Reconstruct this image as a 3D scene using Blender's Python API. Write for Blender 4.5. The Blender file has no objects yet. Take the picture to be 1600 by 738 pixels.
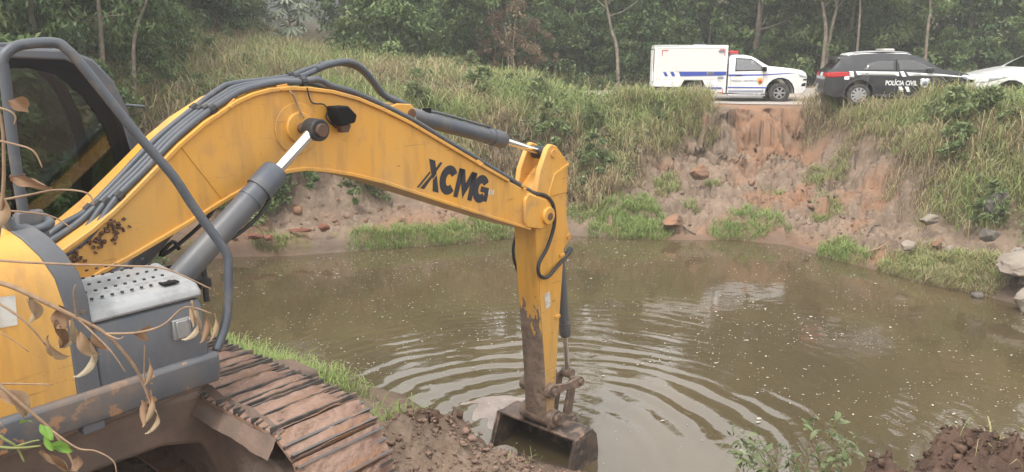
import bpy, bmesh, math, random
import numpy as np
from mathutils import Vector, Matrix, Euler
random.seed(7); rng = np.random.default_rng(7)
R = math.radians
sc = bpy.context.scene
COL = sc.collection
# ---------------------------------------------------------------- camera, world, sun, exposure
cd = bpy.data.cameras.new('camera'); cam = bpy.data.objects.new('camera', cd); COL.objects.link(cam)
cam.location = (0, 0, 5.0); cam.rotation_euler = (R(90 - 13.77), 0, 0)
cd.sensor_width = 36; cd.lens = 27.0; cd.clip_start = 0.05; cd.clip_end = 2000
sc.camera = cam
SUN_EL, SUN_AZ = R(58), R(215)          # azimuth measured clockwise from +Y
wd = bpy.data.worlds.new('World'); sc.world = wd; wd.use_nodes = True
nt = wd.node_tree; nt.nodes.clear()
wo = nt.nodes.new('ShaderNodeOutputWorld'); bg = nt.nodes.new('ShaderNodeBackground')
sky = nt.nodes.new('ShaderNodeTexSky'); sky.sky_type = 'NISHITA'; sky.sun_disc = False
sky.sun_elevation = SUN_EL; sky.sun_rotation = SUN_AZ; sky.dust_density = 6; sky.air_density = 1.0; sky.altitude = 100
hs = nt.nodes.new('ShaderNodeHueSaturation'); hs.inputs['Saturation'].default_value = 0.35
mixw = nt.nodes.new('ShaderNodeMixRGB'); mixw.inputs[0].default_value = 0.72; mixw.inputs[2].default_value = (9.85, 9.85, 9.7, 1)
nt.links.new(sky.outputs[0], hs.inputs['Color']); nt.links.new(hs.outputs[0], mixw.inputs[1])
nt.links.new(mixw.outputs[0], bg.inputs[0]); bg.inputs[1].default_value = 0.13
nt.links.new(bg.outputs[0], wo.inputs[0])
sl = bpy.data.lights.new('sun', 'SUN'); sl.energy = 1.5; sl.angle = R(12); sl.color = (1, .955, .88)
so = bpy.data.objects.new('sun', sl); COL.objects.link(so)
so.rotation_euler = (math.pi/2 - SUN_EL, 0, -SUN_AZ + math.pi)
so.location = (0, 0, 40)
sc.view_settings.view_transform = 'Standard'; sc.view_settings.look = 'None'
sc.view_settings.exposure = 0.97; sc.view_settings.gamma = 1.0
sc.render.engine = 'CYCLES'
cy = sc.cycles
cy.use_denoising = True
cy.max_bounces = 8; cy.diffuse_bounces = 3; cy.glossy_bounces = 3; cy.transmission_bounces = 4; cy.transparent_max_bounces = 12
cy.volume_bounces = 1; cy.volume_step_rate = 4; cy.caustics_reflective = False; cy.caustics_refractive = False

# ---------------------------------------------------------------- noise
def _h(ix, iy, s):
    n = (ix.astype(np.int64) * 374761393 + iy.astype(np.int64) * 668265263 + s * 974711) & 0x7fffffff
    n = ((n ^ (n >> 13)) * 1274126177) & 0x7fffffff
    return ((n ^ (n >> 16)) & 0xffff) / 65535.0
def vnoise(x, y, s=0):
    x = np.asarray(x, float); y = np.asarray(y, float)
    ix = np.floor(x); iy = np.floor(y); fx = x - ix; fy = y - iy
    fx = fx*fx*(3-2*fx); fy = fy*fy*(3-2*fy)
    a = _h(ix, iy, s); b = _h(ix+1, iy, s); c = _h(ix, iy+1, s); d = _h(ix+1, iy+1, s)
    return (a*(1-fx)+b*fx)*(1-fy) + (c*(1-fx)+d*fx)*fy
def fbm(x, y, o=4, s=0, g=.5):
    t = 0; a = 1; n = 0
    for i in range(o):
        t = t + a*vnoise(np.asarray(x)*2**i + 17.3*i, np.asarray(y)*2**i - 9.1*i, s+i); n += a; a *= g
    return t/n                                     # 0..1
def worley(x, y, s=0):
    """distances to the two nearest jittered cell points, that cell's random number, and a random tilt inside the cell"""
    x = np.asarray(x, float); y = np.asarray(y, float); ix = np.floor(x); iy = np.floor(y); f1 = np.full(x.shape, 9.); f2 = f1.copy(); cid = f1*0; tl = f1*0
    for a in (-1, 0, 1):
        for b in (-1, 0, 1):
            cx = ix+a; cy_ = iy+b; dx = x-cx-_h(cx, cy_, s); dy = y-cy_-_h(cx, cy_, s+1); d = np.hypot(dx, dy); m = d < f1
            f2 = np.where(m, f1, np.minimum(f2, d)); cid = np.where(m, _h(cx, cy_, s+2), cid); tl = np.where(m, (_h(cx, cy_, s+3)-.5)*dx+(_h(cx, cy_, s+4)-.5)*dy, tl); f1 = np.where(m, d, f1)
    return f1, f2, cid, tl
def sstep(a, b, x):
    t = np.clip((np.asarray(x, float)-a)/(b-a), 0, 1); return t*t*(3-2*t)

# ---------------------------------------------------------------- object helpers
def props(o, label=None, cat=None, group=None, kind=None):
    if label: o['label'] = label
    if cat: o['category'] = cat
    if group: o['group'] = group
    if kind: o['kind'] = kind
    return o
def empty(name, loc=(0, 0, 0), rz=0, label=None, cat=None, group=None):
    o = bpy.data.objects.new(name, None); COL.objects.link(o)
    o.location = loc; o.rotation_euler = (0, 0, rz); o.empty_display_size = .2
    return props(o, label, cat, group)
def link(name, me, mats=None, parent=None, **k):
    if mats is not None:
        for m in (mats if isinstance(mats, (list, tuple)) else [mats]): me.materials.append(m)
    o = bpy.data.objects.new(name, me); COL.objects.link(o)
    if parent: o.parent = parent
    return props(o, **k)
def np_mesh(name, V, F, attrs=None, smooth=False):
    """V (n,3), F (m,k) all same k"""
    me = bpy.data.meshes.new(name); V = np.asarray(V, np.float32); F = np.asarray(F, np.int32); k = F.shape[1]
    me.vertices.add(len(V)); me.vertices.foreach_set('co', V.ravel())
    me.loops.add(F.size); me.loops.foreach_set('vertex_index', F.ravel())
    me.polygons.add(len(F)); me.polygons.foreach_set('loop_start', np.arange(0, F.size, k, dtype=np.int32))
    me.polygons.foreach_set('loop_total', np.full(len(F), k, np.int32))
    if smooth: me.polygons.foreach_set('use_smooth', np.ones(len(F), bool))
    for an, av in (attrs or {}).items():
        a = me.attributes.new(an, 'FLOAT', 'POINT'); a.data.foreach_set('value', np.asarray(av, np.float32))
    me.update(calc_edges=True); return me
class MB:
    def __init__(s): s.v = []; s.f = []; s.m = []; s.mi = 0; s.mat = Matrix.Identity(4)
    def add(s, vs, fs):
        b = len(s.v); s.v += [tuple(s.mat @ Vector(v)) for v in vs]; s.f += [tuple(b+i for i in f) for f in fs]; s.m += [s.mi]*len(fs)
    def box(s, c, d, rot=None, taper=1.0):
        M = Matrix.Translation(c) @ (Euler(rot).to_matrix().to_4x4() if rot else Matrix.Identity(4))
        x, y, z = d[0]/2, d[1]/2, d[2]/2; t = taper
        vs = [M @ Vector(p) for p in [(-x,-y,-z),(x,-y,-z),(x,y,-z),(-x,y,-z),(-x*t,-y*t,z),(x*t,-y*t,z),(x*t,y*t,z),(-x*t,y*t,z)]]
        s.add(vs, [(0,3,2,1),(4,5,6,7),(0,1,5,4),(1,2,6,5),(2,3,7,6),(3,0,4,7)])
    def prism(s, prof, y0, y1):
        """profile [(x,z)] extruded along y"""
        n = len(prof); a = sum(prof[i][0]*prof[(i+1) % n][1]-prof[(i+1) % n][0]*prof[i][1] for i in range(n))
        if a < 0: prof = prof[::-1]
        vs = [(x, y0, z) for x, z in prof] + [(x, y1, z) for x, z in prof]
        fs = [tuple(range(n)), tuple(range(2*n-1, n-1, -1))] + [(i, i+n, (i+1) % n+n, (i+1) % n) for i in range(n)]
        s.add(vs, fs)
    def tube(s, pts, r, n=8, cap=True):
        pts = [Vector(p) for p in pts]; N = len(pts); rs = r if hasattr(r, '__len__') else [r]*N
        vs = []; up = None
        for i in range(N):
            t = (pts[min(i+1, N-1)] - pts[max(i-1, 0)])
            if t.length < 1e-9: t = Vector((0, 0, 1))
            t.normalize()
            if up is None:
                up = Vector((0, 0, 1)) if abs(t.z) < .9 else Vector((1, 0, 0))
            a = t.cross(up)
            if a.length < 1e-6: a = t.cross(Vector((.3, 1, .2)))
            a.normalize(); b = a.cross(t); up = b
            for j in range(n):
                w = 2*math.pi*j/n; vs.append(pts[i] + (a*math.cos(w)+b*math.sin(w))*rs[i])
        fs = [(i*n+j, i*n+(j+1) % n, (i+1)*n+(j+1) % n, (i+1)*n+j) for i in range(N-1) for j in range(n)]
        if cap: fs += [tuple(range(n-1, -1, -1)), tuple((N-1)*n+j for j in range(n))]
        s.add(vs, fs)
    def cyl(s, p0, p1, r, n=20, r1=None): s.tube([p0, p1], [r, r if r1 is None else r1], n)
    def sheet(s, poly): s.add(poly, [tuple(range(len(poly)))])
    def build(s, name, mats, parent=None, smooth=False, bevel=0, seg=2, recalc=True, **k):
        me = bpy.data.meshes.new(name); me.from_pydata(s.v, [], s.f)
        for p, m in zip(me.polygons, s.m): p.material_index = m
        if recalc:
            bm = bmesh.new(); bm.from_mesh(me); bmesh.ops.recalc_face_normals(bm, faces=bm.faces); bm.to_mesh(me); bm.free()
        o = link(name, me, mats, parent, **k)
        if smooth:
            for p in me.polygons: p.use_smooth = True
            if smooth != 'all': sharp(me, R(smooth if smooth is not True else 40))
        if bevel:
            b = o.modifiers.new('bevel', 'BEVEL'); b.width = bevel; b.segments = seg; b.limit_method = 'ANGLE'; b.angle_limit = R(35)
            for p in me.polygons: p.use_smooth = True
            b.harden_normals = False
            if not smooth: sharp(me, R(40))
        return o
def sharp(me, ang):
    bm = bmesh.new(); bm.from_mesh(me)
    for e in bm.edges:
        e.smooth = not (len(e.link_faces) == 2 and e.calc_face_angle(0) > ang)
    bm.to_mesh(me); bm.free()
def spline(pts, k=5):
    P = [Vector(p) for p in pts]; out = []
    for i in range(len(P)-1):
        p0, p1, p2, p3 = P[max(i-1, 0)], P[i], P[i+1], P[min(i+2, len(P)-1)]
        for j in range(k):
            t = j/k; t2 = t*t; t3 = t2*t
            out.append(.5*((2*p1)+(p2-p0)*t+(2*p0-5*p1+4*p2-p3)*t2+(3*p1-p0-3*p2+p3)*t3))
    out.append(P[-1]); return out
def circ(x, z, r, n=24, a0=0, a1=360): return [(x+r*math.cos(R(a0+(a1-a0)*i/(n if a1-a0 >= 360 else n-1))), z+r*math.sin(R(a0+(a1-a0)*i/(n if a1-a0 >= 360 else n-1)))) for i in range(n)]
def copy_tree(o, parent=None):
    c = o.copy(); COL.objects.link(c); c.parent = parent
    for ch in list(KIDS.get(o.name, o.children)): copy_tree(ch, c)
    return c
KIDS = {}

# ---------------------------------------------------------------- materials
def mat(name, col, rough=.6, metal=0., spec=.5, noise=None, bump=None, dirt=None, coat=0, streak=None):
    """noise=(scale, col2, lo, hi) ; dirt=(scale, col, lo, hi, rough) ; bump=(scale, strength, dist)"""
    m = bpy.data.materials.new(name); m.use_nodes = True; n = m.node_tree; P = n.nodes['Principled BSDF']; L = n.links.new
    P.inputs['Roughness'].default_value = rough; P.inputs['Metallic'].default_value = metal
    P.inputs['Specular IOR Level'].default_value = spec
    if coat: P.inputs['Coat Weight'].default_value = coat; P.inputs['Coat Roughness'].default_value = .08
    tc = n.nodes.new('ShaderNodeTexCoord')
    cur = n.nodes.new('ShaderNodeRGB'); cur.outputs[0].default_value = (*col, 1); cur = cur.outputs[0]
    def layer(cur, d, sock=None):
        nz = n.nodes.new('ShaderNodeTexNoise'); nz.inputs['Scale'].default_value = d[0]; nz.inputs['Detail'].default_value = 6; nz.inputs['Roughness'].default_value = .62
        L(tc.outputs['Object'], nz.inputs['Vector'])
        mr = n.nodes.new('ShaderNodeMapRange'); mr.inputs[1].default_value = d[2]; mr.inputs[2].default_value = d[3]; L(nz.outputs[0], mr.inputs[0])
        mx = n.nodes.new('ShaderNodeMixRGB'); mx.inputs[2].default_value = (*d[1], 1); L(mr.outputs[0], mx.inputs[0]); L(cur, mx.inputs[1])
        return mx.outputs[0], mr.outputs[0]
    if noise:
        for d in (noise if isinstance(noise, list) else [noise]): cur, _ = layer(cur, d)
    if dirt:
        cur, f = layer(cur, dirt)
        rr = n.nodes.new('ShaderNodeMapRange'); rr.inputs[3].default_value = rough; rr.inputs[4].default_value = dirt[4] if len(dirt) > 4 else .9
        L(f, rr.inputs[0]); L(rr.outputs[0], P.inputs['Roughness'])
        if metal:
            r2 = n.nodes.new('ShaderNodeMapRange'); r2.inputs[3].default_value = metal; r2.inputs[4].default_value = 0; L(f, r2.inputs[0]); L(r2.outputs[0], P.inputs['Metallic'])
    for d in (streak or []):                   # (stretch xyz, colour, lo, hi, amount): drips, dust films, scratches
        mp = n.nodes.new('ShaderNodeMapping'); mp.inputs['Scale'].default_value = d[0]; L(tc.outputs['Object'], mp.inputs[0])
        nz = n.nodes.new('ShaderNodeTexNoise'); nz.inputs['Scale'].default_value = 1; nz.inputs['Detail'].default_value = 7; nz.inputs['Roughness'].default_value = .65; L(mp.outputs[0], nz.inputs['Vector'])
        mr = n.nodes.new('ShaderNodeMapRange'); mr.inputs[1].default_value = d[2]; mr.inputs[2].default_value = d[3]; mr.inputs[4].default_value = d[4]; L(nz.outputs[0], mr.inputs[0])
        mx = n.nodes.new('ShaderNodeMixRGB'); mx.inputs[2].default_value = (*d[1], 1); L(mr.outputs[0], mx.inputs[0]); L(cur, mx.inputs[1]); cur = mx.outputs[0]
    L(cur, P.inputs['Base Color'])
    if bump:
        nz = n.nodes.new('ShaderNodeTexNoise'); nz.inputs['Scale'].default_value = bump[0]; nz.inputs['Detail'].default_value = 8; nz.inputs['Roughness'].default_value = .65
        L(tc.outputs['Object'], nz.inputs['Vector'])
        b = n.nodes.new('ShaderNodeBump'); b.inputs['Strength'].default_value = bump[1]; b.inputs['Distance'].default_value = bump[2]
        L(nz.outputs[0], b.inputs['Height']); L(b.outputs[0], P.inputs['Normal'])
    return m
def leafmat(name, ramp, rough=.55, trans=.3, attr='tint', spec=.35):
    m = bpy.data.materials.new(name); m.use_nodes = True; n = m.node_tree; P = n.nodes['Principled BSDF']; L = n.links.new
    a = n.nodes.new('ShaderNodeAttribute'); a.attribute_name = attr
    oi = n.nodes.new('ShaderNodeObjectInfo')
    ad = n.nodes.new('ShaderNodeMath'); ad.operation = 'MULTIPLY_ADD'; ad.inputs[1].default_value = .3; L(oi.outputs['Random'], ad.inputs[0])
    sb = n.nodes.new('ShaderNodeMath'); sb.operation = 'SUBTRACT'; sb.inputs[1].default_value = .15; L(a.outputs['Fac'], sb.inputs[0]); L(sb.outputs[0], ad.inputs[2])
    cr = n.nodes.new('ShaderNodeValToRGB'); L(ad.outputs[0], cr.inputs[0])
    e = cr.color_ramp.elements
    for i, (p, c) in enumerate(ramp):
        if i < 2: e[i].position = p; e[i].color = (*c, 1)
        else: q = e.new(p); q.color = (*c, 1)
    L(cr.outputs[0], P.inputs['Base Color']); P.inputs['Roughness'].default_value = rough; P.inputs['Specular IOR Level'].default_value = spec
    t = n.nodes.new('ShaderNodeBsdfTranslucent'); L(cr.outputs[0], t.inputs[0])
    mx = n.nodes.new('ShaderNodeMixShader'); mx.inputs[0].default_value = trans
    L(P.outputs[0], mx.inputs[1]); L(t.outputs[0], mx.inputs[2]); L(mx.outputs[0], n.nodes['Material Output'].inputs[0])
    return m
M = {}
YS = [((.9,.9,.5), (.5,.33,.12), .42, .72, .75), ((7,7,1.1), (.30,.17,.07), .5, .72, .6), ((2.5,2.5,34), (.22,.12,.05), .63, .69, .6), ((38,38,38), (.2,.11,.06), .655, .70, .8), ((5,30,9), (.16,.08,.04), .655, .69, .7)]
M['yellow'] = mat('yellow_paint', (.62, .305, .045), .45, noise=[(1.3, (.56, .29, .07), .42, .75)], dirt=(2.6, (.34, .2, .09), .6, .82, .75), bump=(14, .12, .012), streak=YS)
M['yellow_worn'] = mat('worn_yellow_paint', (.6, .27, .03), .5, noise=[(3, (.5, .24, .05), .4, .7)], dirt=(9, (.2, .085, .04), .57, .68, .85), bump=(25, .1, .01), streak=YS)
GS = [((1.2,1.2,.6), (.17,.15,.13), .46, .75, .7), ((8,8,1.3), (.2,.155,.12), .56, .76, .5), ((50,50,50), (.28,.22,.17), .70, .76, .7)]
M['grey'] = mat('grey_paint', (.066, .077, .096), .45, noise=[(2, (.075, .083, .098), .4, .7)], dirt=(5, (.15, .125, .1), .6, .85, .8), bump=(16, .1, .012), streak=GS)
M['grey_chip'] = mat('chipped_grey_paint', (.07, .082, .1), .45, noise=[(3, (.1, .105, .115), .45, .7), (4.5, (.36, .2, .1), .585, .60)], dirt=(2.6, (.19, .13, .095), .5, .7, .85), bump=(22, .12, .01), streak=GS)
M['grey_light'] = mat('pale_grey_top', (.27, .275, .28), .6, noise=[(7, (.17, .17, .165), .48, .72)], dirt=(4, (.28, .23, .18), .55, .8, .8))
M['hose'] = mat('grey_hose', (.062, .071, .085), .45, dirt=(8, (.15, .13, .11), .55, .8, .8))
M['black'] = mat('black_rubber', (.017, .017, .018), .55, dirt=(10, (.07, .06, .05), .55, .85, .85))
M['blacktrim'] = mat('black_trim', (.006, .006, .007), .6, spec=.15)
M['chrome'] = mat('chrome_rod', (.72, .72, .72), .16, metal=1, dirt=(6, (.3, .27, .24), .62, .8, .5))
M['steelmud'] = mat('muddy_steel', (.11, .09, .075), .55, metal=.3, noise=[(5, (.17, .115, .085), .4, .62)], dirt=(11, (.245, .165, .12), .45, .62, .9), bump=(20, .5, .03))
M['bucket'] = mat('worn_bucket_steel', (.06, .05, .045), .45, metal=.4, noise=[(3, (.15, .1, .08), .4, .65)], dirt=(9, (.22, .15, .11), .5, .66, .9), bump=(14, .45, .02))
M['mudarm'] = mat('mud_on_yellow', (.55, .27, .04), .55, noise=[(3, (.4, .25, .12), .35, .6)], dirt=(4, (.26, .18, .13), .36, .6, .9), bump=(24, .5, .02), streak=YS)
M['mudpale'] = mat('dried_mud_film', (.24, .175, .135), .92, spec=.2, noise=[(6, (.15, .105, .08), .4, .65)], bump=(24, .7, .03))
M['mud'] = mat('drying_mud', (.30, .20, .155), .92, spec=.2, noise=[(7, (.2, .125, .095), .42, .65), (1.7, (.40, .2, .085), .5, .68)], bump=(28, .8, .04))
M['track'] = mat('track_steel', (.13, .125, .12), .4, metal=.7, dirt=(9, (.2, .125, .09), .52, .7, .9))
M['rust'] = mat('rusty_steel', (.13, .06, .03), .75, noise=(8, (.07, .04, .03), .4, .7), bump=(30, .3, .01))
M['frame'] = mat('muddy_undercarriage', (.115, .085, .07), .85, noise=[(4, (.18, .12, .09), .4, .68)], bump=(12, .5, .03))
M['white_sticker'] = mat('white_sticker', (.55, .54, .5), .55, noise=(9, (.34, .28, .2), .45, .7))
M['decal'] = mat('black_decal', (.02, .022, .03), .4)
M['interior'] = mat('dark_interior', (.025, .027, .03), .7)
M['skin'] = mat('skin', (.28, .14, .09), .55); M['hair'] = mat('hair', (.012, .01, .009), .6); M['cloth'] = mat('dark_cloth', (.03, .035, .045), .85)
M['lampglass'] = mat('lamp_lens', (.05, .055, .06), .2)
M['red'] = mat('red_plastic', (.45, .02, .02), .25); M['reflector'] = mat('red_reflector', (.5, .05, .04), .3)
M['bark'] = mat('pale_bark', (.17, .135, .1), .85, noise=(6, (.3, .26, .21), .45, .7), bump=(14, .5, .03))
M['barkdark'] = mat('dark_bark', (.075, .06, .045), .9, noise=(6, (.13, .105, .08), .45, .7), bump=(14, .5, .03))
M['stem'] = mat('dry_stem', (.27, .18, .11), .8, noise=(30, (.18, .11, .07), .4, .7))
M['greenstem'] = mat('green_stem', (.16, .17, .05), .7)
M['rock'] = mat('grey_rock', (.27, .235, .2), .85, noise=[(3.5, (.17, .14, .115), .42, .62), (11, (.36, .31, .27), .55, .75)], bump=(9, .5, .05))
M['rockpale'] = mat('pale_rock', (.25, .21, .17), .85, noise=[(3, (.17, .135, .105), .42, .65), (12, (.32, .28, .235), .58, .75)], bump=(9, .5, .04))
M['rockdark'] = mat('dark_rock', (.1, .09, .08), .85, noise=[(4, (.17, .145, .12), .42, .65)], bump=(9, .6, .05))
M['clay'] = mat('orange_clay', (.27, .145, .088), .92, spec=.2, noise=[(3, (.19, .125, .09), .4, .62)], bump=(12, .6, .05))
M['mudclod'] = mat('brown_clods', (.26,.185,.14), .93, spec=.2, noise=[(3, (.17,.12,.095), .4, .65), (9, (.33,.25,.19), .55, .75)], bump=(16, .6, .03))
M['soil'] = mat('dark_soil', (.095, .058, .043), .95, spec=.15, noise=[(4, (.15, .095, .07), .42, .65)], bump=(16, .8, .05))
M['brick_red'] = mat('red_earth_lump', (.2, .075, .045), .9, noise=(6, (.13, .06, .04), .4, .7), bump=(14, .5, .03))
def carpaint(name, c, dirtc=(.3, .24, .18)): return mat(name, c, .28, spec=.5, coat=.6, dirt=(1.6, dirtc, .5, .85, .6))
M['whitecar'] = carpaint('white_car_paint', (.72, .72, .71), (.5, .46, .4)); M['blackcar'] = carpaint('black_car_paint', (.011, .012, .016), (.06, .055, .05))
M['whitebox'] = mat('white_body_panel', (.7, .69, .67), .45, dirt=(1.8, (.5, .45, .38), .6, .85, .7))
M['blue'] = mat('blue_stripe', (.03, .06, .32), .4); M['whiteprint'] = mat('white_print', (.72, .72, .72), .4)
M['greyprint'] = mat('grey_print', (.16, .17, .22), .5); M['gold'] = mat('gold_crest', (.55, .34, .06), .45, noise=(40, (.3, .12, .03), .5, .6))
M['silver'] = mat('silver_rim', (.42, .42, .43), .35, metal=.7, dirt=(8, (.2, .16, .12), .55, .8, .8))
M['tyre'] = mat('tyre', (.03, .029, .028), .8, dirt=(7, (.15, .115, .085), .5, .8, .9))
M['headlight'] = mat('headlight', (.5, .52, .55), .12, coat=.5)
def glassmat(name, tint, trans, ior=1.5):
    m = bpy.data.materials.new(name); m.use_nodes = True; n = m.node_tree; n.nodes.clear(); L = n.links.new
    o = n.nodes.new('ShaderNodeOutputMaterial'); t = n.nodes.new('ShaderNodeBsdfTransparent'); t.inputs[0].default_value = (*tint, 1)
    g = n.nodes.new('ShaderNodeBsdfGlossy'); g.inputs['Roughness'].default_value = .02; g.inputs[0].default_value = (.9, .9, .9, 1)
    f = n.nodes.new('ShaderNodeFresnel'); f.inputs[0].default_value = ior
    mx = n.nodes.new('ShaderNodeMixShader'); L(f.outputs[0], mx.inputs[0]); L(t.outputs[0], mx.inputs[1]); L(g.outputs[0], mx.inputs[2]); L(mx.outputs[0], o.inputs[0])
    return m
M['cabglass'] = glassmat('tinted_cab_glass', (.46, .52, .48), 1, 1.75); M['carglass'] = glassmat('tinted_car_glass', (.1, .115, .12), 1, 2.1); M['carglass_light'] = glassmat('green_car_glass', (.45, .53, .51), 1, 2.6)
# ================================================================ terrain
POND = [(-8.5,17.6),(-6.93,18.22),(-5.54,18.34),(-3.9,18.83),(-1.68,19.49),(0,20.18),(1.58,20.48),(3,20.1),(4.29,19.97),(6,19.97),(7.2,19.4),(7.8,18.04),(8.53,16.94),(9.04,15.96),(9.76,15.29),(10.4,14.2),(11.5,12.6),(13,10),(12,6.5),(8,6.2),(5.6,6.9),(4,7.6),(2.5,7.95),(.95,8.35),(.3,8.7),(-.6,9.15),(-1.6,10.5),(-3,11.3),(-5,12.6),(-7.2,14.6)]
_P = np.array(POND)
def pond_d(x, y):
    x = np.asarray(x, float); y = np.asarray(y, float); best = np.full(x.shape, 1e9); ins = np.zeros(x.shape, bool); n = len(_P)
    for i in range(n):
        ax, ay = _P[i]; bx, by = _P[(i+1) % n]; dx, dy = bx-ax, by-ay
        t = np.clip(((x-ax)*dx+(y-ay)*dy)/(dx*dx+dy*dy), 0, 1)
        best = np.minimum(best, np.hypot(x-ax-t*dx, y-ay-t*dy))
        c = ((ay > y) != (by > y)); xi = ax + (y-ay)*dx/(dy if abs(dy) > 1e-9 else 1e-9); ins ^= c & (x < xi)
    return np.where(ins, -best, best)
_TD = [0, .15, .5, 1.0, 1.6, 2.2, 3.0, 3.8, 4.6, 5.0, 5.4, 5.75, 6.2, 8, 14]
_PR = {   # x of the column: height at each distance in _TD from the far water edge
 -14: [0,.1,.25,.4,.7,1.2,2.0,2.6,3.0,3.15,3.25,3.33,3.4,3.6,4.0],
 -6.5:[0,.33,.42,.5,.62,1.2,2.3,2.75,3.0,3.1,3.15,3.2,3.25,3.5,3.8],
 -3.5:[0,.3,.42,.5,.65,1.3,2.3,2.75,3.0,3.1,3.15,3.2,3.25,3.5,3.7],
 -1:  [0,.2,.35,.52,.8,1.2,1.85,2.4,2.8,2.95,3.05,3.1,3.15,3.3,3.4],
 1.5: [0,.2,.35,.52,.75,1.05,1.6,2.2,2.7,2.85,2.95,3.05,3.1,3.2,3.2],
 3.6: [0,.15,.3,.5,.72,.95,1.35,1.85,2.4,2.7,2.9,3.0,3.08,3.1,3.1],
 5.2: [0,.12,.28,.45,.62,.8,1.05,1.3,1.6,1.85,2.7,3.0,3.06,3.1,3.1],
 6.5: [0,.12,.28,.45,.62,.8,1.02,1.22,1.45,1.56,2.85,3.05,3.08,3.1,3.1],
 7.8: [0,.12,.28,.45,.62,.82,1.02,1.22,1.42,1.53,1.7,2.95,3.06,3.1,3.15],
 9.2: [0,.12,.28,.42,.6,.82,1.05,1.28,1.5,1.6,1.7,1.85,3.02,3.1,3.2],
 10.3:[0,.15,.3,.42,.6,.95,1.6,2.2,2.6,2.75,2.85,2.92,3.0,3.2,3.3],
 14:  [0,.15,.4,.7,1.1,1.6,2.3,2.8,3.0,3.1,3.15,3.18,3.2,3.3,3.3]}
_PX = sorted(_PR)
def road_c(x): return 30.3 - .155*(np.asarray(x, float)-8)         # centre line of the road
def far_prof(x, d):
    d = np.clip(d, 0, 14); cols = [np.interp(d, _TD, _PR[k]) for k in _PX]
    out = cols[0].copy(); 
    for i in range(len(_PX)-1):
        w = np.clip((x-_PX[i])/(_PX[i+1]-_PX[i]), 0, 1); w = w*w*(3-2*w)
        out = np.where(x >= _PX[i], cols[i]*(1-w)+cols[i+1]*w, out)
    return out
def ROCKY(x, y):      # how much of the far bank lies bare (the slip under the road edge)
    w = 1.5*(fbm(x*.8+3, y*.8, 5, 44, .62)-.5)
    xl = np.interp(y, [20, 21.5, 23.5, 25.3], [2.7, 2.7, 4.2, 6.1]); xr_ = np.interp(y, [17, 19.5, 22.5, 25], [9.2, 10.3, 9.9, 9.75])
    return sstep(-.4, .4, x-xl+w)*sstep(.4, -.4, x-xr_+w*1.1)
def heap(x, y, cx, cy, h, r): return h*np.exp(-(((x-cx)**2+(y-cy)**2)/(r*r)))
def soilw(x, y):            # broken clods: tilted facets at three sizes
    qx = x+.25*fbm(x*4, y*4, 3, 5); qy = y+.25*fbm(x*4+3, y*4, 3, 6); o = 0
    for f, k, s_ in ((2.6, .13, 401), (6.5, .085, 411), (15, .045, 421)):
        a, b, c, t = worley(qx*f, qy*f, s_); o = o + k*((c-.5)+1.5*t-.35*sstep(.2, 0, b-a))
    return o
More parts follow.
